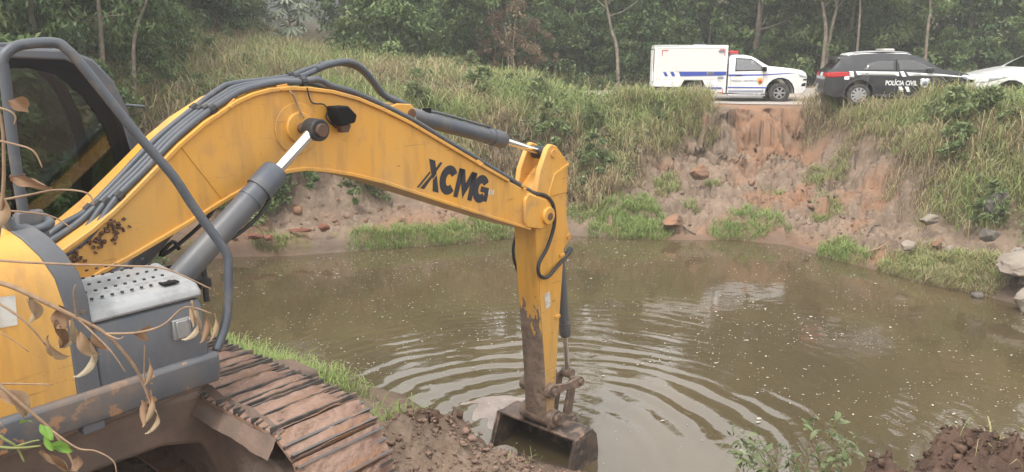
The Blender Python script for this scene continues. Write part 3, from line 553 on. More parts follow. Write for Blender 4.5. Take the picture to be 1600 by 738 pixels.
# ---- hydraulic cylinders: barrel and rod
def cylinder(pb, pm, pt, rb, rr_, y, name, collar=.09, hose=True):
    e = empty(name); e.parent = EX; b, m_, t = [Vector((p[0], y, p[1])) for p in (pb, pm, pt)]; dr = (m_-b).normalized()
    mb = MB(); mb.tube([b, m_-dr*collar*2.2], rb, 24); mb.tube([m_-dr*collar*2.3, m_-dr*.03, m_], [rb*1.16, rb*1.16, rb*.95], 24); mb.tube([m_-dr*collar*3.4, m_-dr*collar*3.0], rb*1.07, 24)
    bar = mb.build('barrel', M['grey'], e, smooth=35)
    mb = MB(); mb.tube([m_-dr*.05, t], rr_, 18); mb.build('rod', M['chrome'], e, smooth=35)
    return e, bar
cyl1, bar1 = cylinder((1.16,1.375),(2.06,2.08),(2.40,2.345), .088, .044, -.45, 'boom_cylinder')
disc('rod_eye', 2.415, 2.345, .085, -.52, -.38, M['black'], cyl1, .01); disc('pin', 2.415, 2.345, .05, -.55, -.37, M['rust'], cyl1, .005); disc('pin', 2.415, 2.345, .04, -.40, .40, M['rust'], cyl1, .0)
pipe('hose', MD['cylhose'], .014, M['black'], cyl1)
mb = MB(); mb.tube([(2.0,-.45,2.17),(1.93,-.45,2.12)], .1, 20); 
cyl2, bar2 = cylinder((1.0,1.10),(2.06,2.08),(2.40,2.345), .088, .044, .355, 'boom_cylinder')
disc('rod_eye', 2.415, 2.345, .085, .285, .42, M['black'], cyl2, .01); pipe('hose', MD['fartube'], .016, M['black'], cyl2)
mb = MB(); mb.box((1.47,-.1,1.33), (.08,.55,.06)); mb.box((1.5,-.3,1.3), (.03,.03,.25)); mb.build('pipe_rack', M['black'], cyl2)
cyl3, bar3 = cylinder((3.68,2.37),(5.15,1.985),(5.80,1.79), .078, .036, 0, 'arm_cylinder'); disc('rod_eye', 5.79, 1.79, .075, -.09, .09, M['black'], cyl3, .01)
mb = MB(); mb.box((4.0,-.02,2.37), (.07,.05,.05)); mb.build('oil_port', M['blacktrim'], cyl3)
pipe('oil_pipe', [(4.0,0,2.37),(4.2,-.02,2.33),(4.9,-.02,2.145)], .012, M['grey'], cyl3)
cyl4, bar4 = cylinder((6.14,.76),(6.335,-.60),(6.40,-1.10), .062, .033, 0, 'bucket_cylinder', .08); disc('rod_eye', 6.40,-1.12,.065,-.08,.08,M['steelmud'],cyl4,.01)
# ---- bucket linkage
for s in (-1, 1):
    mb = MB()
    d0, d1 = Vector((5.79,0,-1.10)), Vector((6.36,0,-1.17)); t = (d1-d0).normalized(); nn = Vector((-t.z,0,t.x))
    prf = []
    for i in range(9): a = R(90+180*i/8); q = d0+t*.075*math.cos(a)+nn*.075*math.sin(a); prf.append((q.x,q.z))
    prf += [((d0+(d1-d0)*.5-nn*.04).x, (d0+(d1-d0)*.5-nn*.04).z)]
    for i in range(9): a = R(-90+180*i/8); q = d1+t*.07*math.cos(a)+nn*.07*math.sin(a); prf.append((q.x,q.z))
    prf += [((d0+(d1-d0)*.5+nn*.04).x, (d0+(d1-d0)*.5+nn*.04).z)]
    mb.prism(prf, s*.19, s*.235); link_ = mb.build('side_link', M['steelmud'], EX, bevel=.006); disc('pin', 6.36,-1.17,.045,s*.17,s*.265,M['steelmud'],link_,.005); disc('pin', 5.79,-1.10,.045,s*.17,s*.27,M['steelmud'],link_,.005)
    mb = MB(); mb.prism([(6.31,-1.12),(6.42,-1.14),(6.42,-1.22),(6.32,-1.68),(6.22,-1.70),(6.16,-1.62)], s*.085, s*.135); hl = mb.build('push_link', M['steelmud'], EX, bevel=.012)
# ---- bucket
BK = [(5.735,-1.60),(6.10,-1.585),(6.20,-1.70),(6.25,-1.95),(6.22,-2.2),(6.08,-2.43),(5.85,-2.58),(5.55,-2.62),(5.38,-2.58)]
bk = empty('bucket'); bk.parent = EX
inner = []
for i, (x, z) in enumerate(BK):
    a = Vector(BK[max(i-1,0)]); b = Vector(BK[min(i+1,len(BK)-1)]); t = (b-a).normalized(); nn = Vector((t.y,-t.x)); inner.append((x+nn.x*.028, z+nn.y*.028))
mb = MB(); mb.prism(BK+inner[::-1], -.57, .57); mb.build('shell', M['bucket'], bk, bevel=.004)
for s in (-1, 1): mb = MB(); mb.prism(BK, s*.57, s*.605); mb.build('side_plate', M['bucket'], bk, bevel=.008)
for s in (-1, 1): mb = MB(); mb.prism([(5.72,-1.60),(5.80,-1.60),(5.46,-2.55),(5.37,-2.55)], s*.60, s*.625); mb.build('side_cutter', M['bucket'], bk, bevel=.006)
for s in (-1, 1):
    mb = MB(); mb.prism([(5.72,-1.60),(5.73,-1.46),(5.80,-1.385),(5.90,-1.385),(6.12,-1.545),(6.27,-1.585),(6.30,-1.66),(6.22,-1.75),(6.10,-1.60)], s*.185, s*.235); mb.build('ear', M['steelmud'], bk, bevel=.01)
    disc('pin', 5.85,-1.475,.07,s*.2,s*.275,M['steelmud'],bk,.008); disc('pin', 6.22,-1.645,.045,s*.2,s*.27,M['steelmud'],bk,.006)
    mb = MB()
    for q in range(3): w = R(30+120*q); mb.box((5.85+.05*math.cos(w), s*.28, -1.475+.05*math.sin(w)), (.045,.02,.03), (0,-w,0))
    mb.build('bolt', M['steelmud'], bk, kind='stuff')
for k in range(5): mb = MB(); mb.box((5.30,-.46+.23*k,-2.6), (.2,.08,.05), taper=.6); mb.build('tooth', M['bucket'], bk)
# ---- tank, engine-side skin, tool box (right-hand side of the house = -y)
RS = -1.35
tank = empty('fuel_tank'); tank.parent = EX
TP = [(RS,1.25),(RS,1.72),(RS+.015,1.85),(RS+.06,1.96),(RS+.14,2.04),(RS+.25,2.075),(-.45,2.09),(-.45,1.1),(RS+.03,1.1)]      # (y,z)
def loft(name, prof, xs, m, par, shrink=None, bevel=0):
    mb = MB(); n_ = len(prof); vs = []
    for k, x in enumerate(xs):
        for y, z in prof: vs.append((x if not callable(x) else x(z), y, z))
    fs = [(k*n_+i, k*n_+(i+1) % n_, (k+1)*n_+(i+1) % n_, (k+1)*n_+i) for k in range(len(xs)-1) for i in range(n_)]+[tuple(range(n_)), tuple((len(xs)-1)*n_+i for i in range(n_))]
    mb.add(vs, fs); return mb.build(name, m, par, smooth=38, bevel=bevel)
fx_ = lambda o: (lambda z: .225+o-.10*max(0, (z-1.70)/.38)**2*1.2)
loft('tank_cover', TP, [-1.9, -1.0, -.4, fx_(-.003)], M['yellow'], tank)
TB = [(RS-.006,1.24),(RS-.006,1.72),(RS+.009,1.854),(RS+.055,1.966),(RS+.137,2.046),(RS+.25,2.081),(-.45,2.096),(-.45,1.0),(RS,1.0)]
loft('grey_pillar', TB, [fx_(0), fx_(.112)], G_, tank, bevel=.006)
mb = MB(); mb.cyl((.30,RS-.004,1.66), (.30,RS-.012,1.66), .014, 10); mb.build('bolt', M['chrome'], tank)
mb = MB(); mb.sheet([(-.5,RS-.004,1.88),(.02,RS-.004,1.815),(.01,RS-.004,1.67),(-.5,RS-.004,1.70)]); mb.build('sticker', M['white_sticker'], tank)
tb = empty('tool_box'); tb.parent = EX
XT = lambda z: .93-.0*z
BX = [(RS-.0,1.20),(RS,1.53),(RS+.02,1.575),(-.80,1.575),(-.80,1.10),(RS+.02,1.10)]
loft('box_body', BX, [.335, .90, lambda z: .945-.03*max(0,(z-1.5)/.08)], G_, tb, bevel=.03)
LD = [(RS-.005,1.578),(RS-.003,1.615),(RS+.045,1.655),(-.86,1.69),(-.80,1.66),(-.80,1.578)]
loft('lid', LD, [.325, .90, .935], M['grey_light'], tb, bevel=.018)
mb = MB()
for i in range(9):
    for j in range(5):
        if (i, j) in ((7, 4), (6, 4)): continue
        mb.cyl((.40+.052*i, -1.22+.075*j, 1.668+.0041*j*4.6), (.40+.052*i, -1.22+.075*j, 1.676+.0041*j*4.6), .0095, 8)
mb.build('tread_holes', M['interior'], tb, kind='stuff')
mb = MB(); mb.box((.80,-1.255,1.672), (.09,.05,.008)); mb.build('recess', M['blacktrim'], tb)
mb = MB(); mb.box((.79,RS-.012,1.43), (.10,.022,.115)); mb.box((.79,RS-.028,1.43), (.07,.012,.10)); mb.cyl((.835,RS-.03,1.475),(.835,RS-.04,1.475),.012,8); mb.cyl((.835,RS-.03,1.385),(.835,RS-.04,1.385),.012,8); mb.build('latch', mat('latch_steel', (.33,.33,.33), .4, metal=.6, dirt=(9,(.2,.15,.11),.5,.75,.8)), tb, bevel=.006)
SK = [(RS-.02,1.235),(RS-.035,1.22),(RS-.035,1.12),(RS-.01,1.05),(RS+.06,1.03),(RS+.06,1.235)]
loft('side_skirt', SK, [-2.6, .86, .95, .985], M['grey_chip'], EX, bevel=.02)
mb = MB(); mb.box((-.85,0,1.06), (3.5,2.6,.12)); mb.build('deck', M['frame'], EX, bevel=.01)
mb = MB(); mb.box((-1.9,0,1.6), (1.5,2.66,1.0)); mb.build('engine_house', Y_, EX, bevel=.08)
mb = MB(); mb.box((.5,0,1.22), (.9,.62,.5)); mb.prism([(.1,1.1),(.95,1.1),(.9,1.35),(.45,1.72),(.15,1.72)], -.36, -.29); mb.prism([(.1,1.1),(.95,1.1),(.9,1.35),(.45,1.72),(.15,1.72)], .29, .36); mb.prism([(.9,1.0),(1.3,1.05),(1.28,1.2),(1.05,1.42),(.9,1.42)], -.55, -.33); mb.prism([(.9,1.0),(1.3,1.05),(1.28,1.2),(1.05,1.42),(.9,1.42)], .33, .55); mb.build('boom_mount', mat('mount_paint', (.38,.16,.04), .6, dirt=(6,(.13,.08,.05),.45,.6,.9)), EX, bevel=.01)
# ---- rails
rl = pipe('hand_rail', MD['rail'], .026, M['hose'], EX, 6, 12)
mb = MB(); mb.tube([(.215,-1.0,2.30),(.215,-1.0,2.33)], .036, 12); mb.build('rail_collar', M['rust'], rl, smooth=35)
mb = MB(); mb.box((.24,-1.0,2.03), (.16,.07,.22), taper=.75); mb.build('rail_foot', G_, rl, bevel=.008)
pipe('tank_guard', [(p[0]*1.0, p[1], p[2]+.06) for p in MD['loop']], .024, M['hose'], EX, 5, 10)
# ---- cab
cab = empty('cab'); cab.parent = EX
CO = [(-.42,1.0),(1.30,1.0),(1.40,1.3),(1.475,1.9),(1.475,2.2),(1.42,2.5),(1.34,2.72),(1.22,2.87),(1.06,2.94),(.6,2.955),(-.25,2.955),(-.40,2.9),(-.45,2.75)]
CI = [(-.35,1.08),(1.22,1.08),(1.315,1.33),(1.39,1.9),(1.39,2.2),(1.338,2.48),(1.265,2.67),(1.165,2.79),(1.03,2.862),(.6,2.885),(-.23,2.892),(-.34,2.85),(-.38,2.72)]
def ringframe(name, O, I, y0, y1, m, par, bevel=.012):
    mb = MB(); n_ = len(O); vs = []
    for y in (y0, y1): vs += [(x,y,z) for x,z in O]+[(x,y,z) for x,z in I]
    fs = []
    for i in range(n_):
        j = (i+1) % n_; fs += [(i,j,n_+j,n_+i),(2*n_+i,3*n_+i,3*n_+j,2*n_+j),(i,2*n_+i,2*n_+j,j),(n_+i,n_+j,3*n_+j,3*n_+i)]
    mb.add(vs, fs); return mb.build(name, m, par, bevel=bevel, smooth=40)
ringframe('side_frame', CO, CI, .40, .47, G_, cab, .02); ringframe('side_frame', CO, CI, 1.36, 1.43, G_, cab, .02)
shr = lambda P, s: [((x-.5)*s+.5, (z-1.95)*s+1.95) for x, z in P]
ringframe('window_seal', shr(CI,1.01), shr(CI,.955), .405, .43, M['blacktrim'], cab, 0)
mb = MB(); mb.prism([(1.16,1.1),(1.24,1.12),(1.375,1.9),(1.375,2.2),(1.325,2.48),(1.255,2.66),(1.155,2.775),(1.02,2.85),(.6,2.87),(-.2,2.87),(-.2,2.82),(.80,2.82),(.98,2.77),(1.12,2.62),(1.23,2.42),(1.285,2.2),(1.285,1.9)], .408, .42); mb.build('window_border', M['blacktrim'], cab)
mb = MB(); mb.sheet([(x,.425,z) for x,z in CI]); wn = mb.build('window', M['cabglass'], cab)
mb = MB(); mb.sheet([(x,1.40,z) for x,z in CI]); mb.build('window', M['cabglass'], cab)
mb = MB(); WS = CI[2:8]; mb.add([(x+.05,.47,z) for x,z in WS]+[(x+.05,1.36,z) for x,z in WS], [(i,i+1,i+1+len(WS),i+len(WS)) for i in range(len(WS)-1)]); mb.build('windscreen', M['cabglass'], cab, smooth='all')
RF = CO[7:13]; RI = [(x*.99, z-.06) for x,z in RF]
mb = MB(); mb.prism(RF+RI[::-1], .47, 1.36); mb.build('roof', G_, cab, bevel=.01)
mb = MB(); mb.prism([(.35,2.94),(.40,2.985),(1.0,2.985),(1.08,2.93)], .62, 1.2); mb.build('roof_hatch', M['grey'], cab, bevel=.012)
mb = MB(); mb.box((-.4,.915,1.5), (.05,.89,1.0)); mb.box((-.4,.915,2.85), (.05,.89,.1)); mb.build('rear_wall', G_, cab)
mb = MB(); mb.sheet([(-.41,.47,2.0),(-.41,1.36,2.0),(-.43,1.36,2.8),(-.43,.47,2.8)]); mb.build('rear_window', M['cabglass'], cab)
mb = MB(); mb.box((.45,.915,1.03), (1.6,.89,.06)); mb.box((1.28,.915,1.15), (.05,.89,.25)); mb.build('floor_pan', M['interior'], cab)
seat = empty('seat'); seat.parent = cab
mb = MB(); mb.box((.30,.95,1.55), (.5,.5,.14)); mb.box((.30,.95,1.3), (.3,.3,.4)); mb.build('cushion', M['interior'], seat, bevel=.03)
mb = MB(); mb.box((.02,.95,1.95), (.13,.48,.75), (0,R(-8),0)); mb.box((-.03,.95,2.42), (.1,.28,.2)); mb.build('backrest', M['interior'], seat, bevel=.03)
mb = MB(); mb.box((.35,.58,1.6), (.55,.14,.3)); mb.tube([(.62,.58,1.75),(.66,.58,2.0)], .016, 8); mb.box((.665,.58,2.05), (.045,.045,.1)); mb.box((1.12,.60,1.75), (.06,.14,.5)); mb.box((1.1,.60,2.02), (.06,.2,.16)); mb.build('console', M['interior'], cab, bevel=.015)
mb = MB(); mb.box((.60,.56,2.16), (.035,.035,.05)); mb.build('lever_knob', mat('red_knob', (.35,.08,.07), .5), cab, bevel=.012)
mb = MB(); mb.tube([(1.43,.9,2.45),(1.56,.75,2.52),(1.58,.5,2.52)], .012, 8); mb.build('mirror_stay', G_, cab)
# ---- person in the cab
pr = empty('person', (0,0,0), 0, 'person seated in the dark cab behind the side window, dark hair', 'person')
pr.location = EX.location; pr.rotation_euler = EX.rotation_euler
def skin_body(name, J, E_, m, par, sub=2):
    me = bpy.data.meshes.new(name); me.from_pydata([j[:3] for j in J], E_, []); o = link(name, me, m, par)
    o.modifiers.new('skin','SKIN'); 
    for v, j in zip(me.skin_vertices[0].data, J): v.radius = (j[3], j[4] if len(j) > 4 else j[3])
    me.skin_vertices[0].data[0].use_root = True
    s = o.modifiers.new('sub','SUBSURF'); s.levels = sub; s.render_levels = sub; return o
J = [(.26,.95,1.70,.15,.17),(.24,.95,1.95,.13,.17),(.24,.95,2.15,.10,.17),(.27,.95,2.28,.055),(.24,.77,2.16,.065),(.36,.70,1.93,.05),(.60,.66,1.93,.038),(.24,1.13,2.16,.065),(.36,1.2,1.93,.05),(.60,1.22,1.93,.038),(.45,.85,1.68,.085),(.78,.84,1.66,.065),(.86,.84,1.3,.05),(.45,1.05,1.68,.085),(.78,1.06,1.66,.065),(.86,1.06,1.3,.05)]
skin_body('clothing', J, [(0,1),(1,2),(2,3),(2,4),(4,5),(5,6),(2,7),(7,8),(8,9),(0,10),(10,11),(11,12),(0,13),(13,14),(14,15)], M['cloth'], pr)
bm = bmesh.new(); bmesh.ops.create_uvsphere(bm, u_segments=20, v_segments=14, radius=1)
for v in bm.verts:
    x, y, z = v.co; jaw = 1-.28*max(0,-z); v.co = Vector((x*.098*jaw+(.012 if z < -.3 and x > 0 else 0), y*.076*jaw, z*.122))
    if x > .8 and abs(y) < .25 and -.25 < z < .15: v.co.x += .02
me = bpy.data.meshes.new('head'); bm.to_mesh(me); bm.free()
for p in me.polygons: p.use_smooth = True
hd = link('head', me, M['skin'], pr); hd.location = (.33,.93,2.43)
mb = MB()
for s in (-1,1): mb.box((.33,.93+s*.077,2.43), (.035,.016,.06))
mb.build('ear', M['skin'], pr, bevel=.006)
bm = bmesh.new(); bmesh.ops.create_uvsphere(bm, u_segments=20, v_segments=14, radius=1); bmesh.ops.bisect_plane(bm, geom=bm.verts[:]+bm.edges[:]+bm.faces[:], plane_co=(.1,0,.12), plane_no=(.75,0,-.66), clear_outer=True)
for v in bm.verts: v.co = Vector((v.co.x*.108, v.co.y*.086, v.co.z*.13))
me = bpy.data.meshes.new('hair'); bm.to_mesh(me); bm.free(); hr = link('hair', me, M['hair'], pr); hr.location = (.327,.93,2.437)
mb = MB()
for s in (-1,1): mb.tube([(.42,.93+s*.035,2.455),(.424,.93+s*.035,2.455)], .012, 8)
mb.build('eye', M['hair'], pr)
for y in (.66,1.22):
    mb = MB(); mb.box((.66,y,1.935), (.09,.075,.03))
    for k in range(4): mb.tube([(.70,y-.03+.02*k,1.935),(.735+.006*(1-abs(k-1.5)),y-.03+.02*k,1.93),(.745,y-.03+.02*k,1.905)], .0085, 6)
    mb.tube([(.65,y+.035,1.935),(.69,y+.055,1.92)], .01, 6); mb.build('hand', M['skin'], pr, bevel=.01)
# ---- undercarriage
mb = MB()
CB = [(.95+.95,.18),(1.9,.72),(1.55,.80),(.9,.88),(0,.92),(-.9,.88),(-1.55,.80),(-1.9,.72),(-1.9,.18),(-1.5,.18),(-1.3,.45),(-.8,.60),(0,.62),(.75,.60),(1.0,.52),(1.12,.18)]
mb.prism(CB, -1.05, -.70); mb.prism(CB, .70, 1.05); mb.box((0,0,.78), (1.4,1.4,.3)); mb.cyl((0,0,.85),(0,0,1.02),.62,40); mb.build('carbody', M['frame'], EX, bevel=.03)
def track(cx):
    tr = empty('track'); tr.parent = EX
    h = 1.76; r = .40; zc = .46; Lp = 4*h+2*math.pi*r; n_ = 50
    mb = MB(); mb.mi = 0; mb.box((0,0,.0), (.59,.185,.022)); mb.mi = 1
    mb.mi = 2
    me = None
    metas = []
    for var in range(3):
        m2 = MB(); m2.v = list(mb.v); m2.f = list(mb.f); m2.m = list(mb.m); m2.mi = 1
        for q, hh_ in zip((-.080,-.005,.062), ((.038,.012,.016),(.036,.028,.012),(.030,.014,.032))[var]): m2.box((0,q,.011+hh_/2), (.60,.013,hh_))
        m2.mi = 2
        nx, ny = 15, 7; vs = []; 
        for iy in range(ny):
            for ix in range(nx):
                x = -.295+.59*ix/(nx-1); y = -.094+.188*iy/(ny-1); e = min(1, .0+min(ix, nx-1-ix)*.7)*(.8 if iy in (0, ny-1) else 1)
                hgt = .004+min(1,e*.8)*(.040*float(fbm(np.array(x*7+var*9.), np.array(y*9+var*3.), 3, 5+var))+.012*random.random())*(1.0 if float(vnoise(np.array(x*3.2+var*7), np.array(y*5.), 2+var)) > .27 else .3)
                vs.append((x,y,.008+hgt))
        m2.add(vs, [(j*nx+i,j*nx+i+1,(j+1)*nx+i+1,(j+1)*nx+i) for j in range(ny-1) for i in range(nx-1)])
        o = m2.build('track_shoe', [M['mud'],M['track'],M['mud']], None); metas.append(o.data); bpy.data.objects.remove(o)
    for k in range(n_):
        s = (k+.5)/n_*Lp
        if s < 2*h: y, z, a = h-s, zc+r, math.pi
        elif s < 2*h+math.pi*r: w = (s-2*h)/r; y, z, a = -h-r*math.sin(w), zc+r*math.cos(w), math.pi+w
        elif s < 4*h+math.pi*r: y, z, a = -h+(s-2*h-math.pi*r), zc-r, 0
        else: w = (s-4*h-math.pi*r)/r; y, z, a = h+r*math.sin(w), zc-r*math.cos(w), w
        if z > zc+r-.01: z -= .03*math.cos(y/h*math.pi/2)
        o = link('track_shoe', metas[k % 3], None, tr); o.location = (cx, y, z); o.rotation_euler = (a+math.pi if True else 0, 0, 0)
        o.rotation_euler = (-a+math.pi, 0, 0) if False else (a-math.pi, 0, 0)
    FR = [(-1.7,.22),(-1.75,.6),(-1.3,.76),(1.3,.76),(1.75,.6),(1.7,.22),(1.35,.16),(-1.35,.16)]
    mb = MB(); mb.mat = Matrix.Rotation(R(90),4,'Z'); mb.prism(FR, -cx-.2, -cx+.2); mb.build('track_frame', M['frame'], tr, bevel=.03)
    for y in (-1.76,1.76): mb = MB(); mb.cyl((cx-.11,y,zc),(cx+.11,y,zc),.36,36); mb.cyl((cx-.27,y,zc),(cx+.27,y,zc),.2,24); mb.build('idler_wheel', M['frame'], tr, bevel=.02)
    for y in np.linspace(-1.2,1.2,7): mb = MB(); mb.cyl((cx-.2,y,.2),(cx+.2,y,.2),.1,16); mb.build('roller', M['frame'], tr)
    # mud packed on top of the frame, under the upper run
    return tr
track(1.29); track(-1.29)
mb = MB(); nx, ny = 30, 10; vs = []
for j in range(ny):
    for i in range(nx):
        y = -1.9+1.7*i/(nx-1); x = .93+.12*j/(ny-1); vs.append((x, y, .70+.16*j/(ny-1)+.09*float(fbm(np.array(y*7.), np.array(x*20.), 4, 2))))
mb.add(vs, [(j*nx+i,j*nx+i+1,(j+1)*nx+i+1,(j+1)*nx+i) for j in range(ny-1) for i in range(nx-1)]); mb.build('caked_mud', M['frame'], EX, smooth='all')
# ================================================================ vehicles  (local: +x forward, z up, origin on the ground at the rear end)
def car_shape(sil, W, taper_f=.16, taper_r=.10, belt=1.0, top=1.5, tumble=.17, Lc=None):
    xs = [p[0] for p in sil]; x0, x1 = min(xs), max(xs)
    def hw(x, z):
        w = W/2
        w *= 1 - taper_f*max(0, 1-(x1-x)/.75)**2.2 - taper_r*max(0, 1-(x-x0)/.6)**2.2
        if z > belt: w *= 1 - tumble*((z-belt)/(top-belt))**1.15
        w -= .035*max(0, (.62-z)/.45)**2 + .012*abs(math.sin((z-.5)*3))*0
        return w
    return hw
def gridpoly(poly, cuts_x, cuts_z):
    bm = bmesh.new(); bm.faces.new([bm.verts.new((x, 0, z)) for x, z in poly])
    for c in cuts_x: bmesh.ops.bisect_plane(bm, geom=bm.verts[:]+bm.edges[:]+bm.faces[:], plane_co=(c,0,0), plane_no=(1,0,0))
    for c in cuts_z: bmesh.ops.bisect_plane(bm, geom=bm.verts[:]+bm.edges[:]+bm.faces[:], plane_co=(0,0,c), plane_no=(0,0,1))
    bmesh.ops.triangulate(bm, faces=[f for f in bm.faces if len(f.verts) > 4])
    return bm
def rng_(a, b, s): return list(np.arange(a, b, s))
def body(name, sil, hw, m, par, bevel=.035):
    bm = gridpoly(sil, rng_(-.2, 6, .16), rng_(.1, 2.2, .1))
    ext = bmesh.ops.extrude_face_region(bm, geom=bm.faces[:])
    nv = [g for g in ext['geom'] if isinstance(g, bmesh.types.BMVert)]; s = set(nv)
    for v in bm.verts: v.co.y = hw(v.co.x, v.co.z)*(-1 if v in s else 1)
    bmesh.ops.recalc_face_normals(bm, faces=bm.faces)
    me = bpy.data.meshes.new(name); bm.to_mesh(me); bm.free()
    for p in me.polygons: p.use_smooth = True
    o = link(name, me, m, par); b = o.modifiers.new('bevel','BEVEL'); b.width = bevel; b.segments = 3; b.limit_method = 'ANGLE'; b.angle_limit = R(50)
    return o
def patch(name, poly, hw, m, par, side=-1, off=.004, th=.006):
    bm = gridpoly(poly, rng_(-.2, 6, .16), rng_(.1, 2.2, .1))
    for v in bm.verts: v.co.y = side*(hw(v.co.x, v.co.z)+off)
    bmesh.ops.recalc_face_normals(bm, faces=bm.faces)
    bm.faces.ensure_lookup_table()
    if bm.faces[0].normal.y*side < 0: bmesh.ops.reverse_faces(bm, faces=bm.faces)
    me = bpy.data.meshes.new(name); bm.to_mesh(me); bm.free()
    for p in me.polygons: p.use_smooth = True
    o = link(name, me, m, par)
    if th: s = o.modifiers.new('thick','SOLIDIFY'); s.thickness = th; s.offset = -1
    return o
def wheel(par, x, y, r, w, rimr, spokes=6):
    e = empty('wheel', (x, y, r)); e.parent = par; s = -1 if y < 0 else 1
    prof = [(rimr, .5), (rimr+.01, .9), (r*.90, 1.0), (r*.975, .82), (r, .5), (r, -.5), (r*.975, -.82), (r*.9, -1.0), (rimr, -.9)]
    mb = MB(); n_ = 36; vs = []
    for j in range(n_):
        a = 2*math.pi*j/n_
        for q, t in prof: vs.append((q*math.cos(a), t*w/2, q*math.sin(a)))
    k = len(prof); mb.add(vs, [(j*k+i, j*k+(i+1) % k, ((j+1) % n_)*k+(i+1) % k, ((j+1) % n_)*k+i) for j in range(n_) for i in range(k)]); mb.build('tyre', M['tyre'], e, smooth=50)
    mb = MB(); f = s*w*.40
    mb.tube([(0, s*w*.05, 0), (0, s*w*.1, 0)], rimr*.99, 32)
    vs = []
    for j in range(n_):
        a = 2*math.pi*j/n_
        for q, t in ((rimr*1.005, -w*.4), (rimr*1.005, f/s), (rimr*.90, f/s), (rimr*.86, f/s*.5)): vs.append((q*math.cos(a), s*t, q*math.sin(a)))
    mb.add(vs, [(j*4+i, j*4+i+1, ((j+1) % n_)*4+i+1, ((j+1) % n_)*4+i) for j in range(n_) for i in range(3)])
    for j in range(spokes):
        a = 2*math.pi*j/spokes; M0 = mb.mat; mb.mat = Matrix.Rotation(-a, 4, 'Y'); mb.box((rimr*.55, f*.85, 0), (rimr*.8, .03, rimr*.28)); mb.mat = M0
    mb.tube([(0, s*w*.2, 0), (0, f*1.05, 0)], rimr*.24, 16)
    mb.build('rim', M['silver'], e, smooth=40)
    mb = MB(); mb.tube([(0, s*w*.12, 0), (0, s*w*.16, 0)], rimr*.88, 24); mb.build('brake', M['blacktrim'], e)
    return e
def text(name, s, h, m, par, x, y, z, bold=0, sx=1, rz=0, shear=0):
    c = bpy.data.curves.new(name, 'FONT'); c.body = s; c.size = h; c.offset = bold; c.shear = shear; c.align_x = 'CENTER'; c.resolution_u = 3
    o = bpy.data.objects.new(name, c); COL.objects.link(o); bpy.context.view_layer.update()
    me = bpy.data.meshes.new_from_object(o.evaluated_get(bpy.context.evaluated_depsgraph_get())); bpy.data.objects.remove(o)
    t = link(name, me, m, par); t.location = (x, y, z); t.rotation_euler = (R(90), 0, rz); t.scale = (sx, 1, 1); return t
def arch(cx, r, z, z0, n=10): 
    a0 = math.asin(min(1, max(-1, (z0-z)/r))); return [(cx+r*math.cos(a), z+r*math.sin(a)) for a in [math.pi-a0-(math.pi-2*a0)*i/(n-1) for i in range(n)]]
def shield(cx, cz, w, h): return [(cx-w/2, cz+h*.42), (cx-w*.25, cz+h*.5), (cx, cz+h*.44), (cx+w*.25, cz+h*.5), (cx+w/2, cz+h*.42), (cx+w*.46, cz-h*.1), (cx+w*.28, cz-h*.38), (cx, cz-h*.5), (cx-w*.28, cz-h*.38), (cx-w*.46, cz-h*.1)]
def gz(x, y): return float(terrain(np.array([x]), np.array([y]))[0])+.02
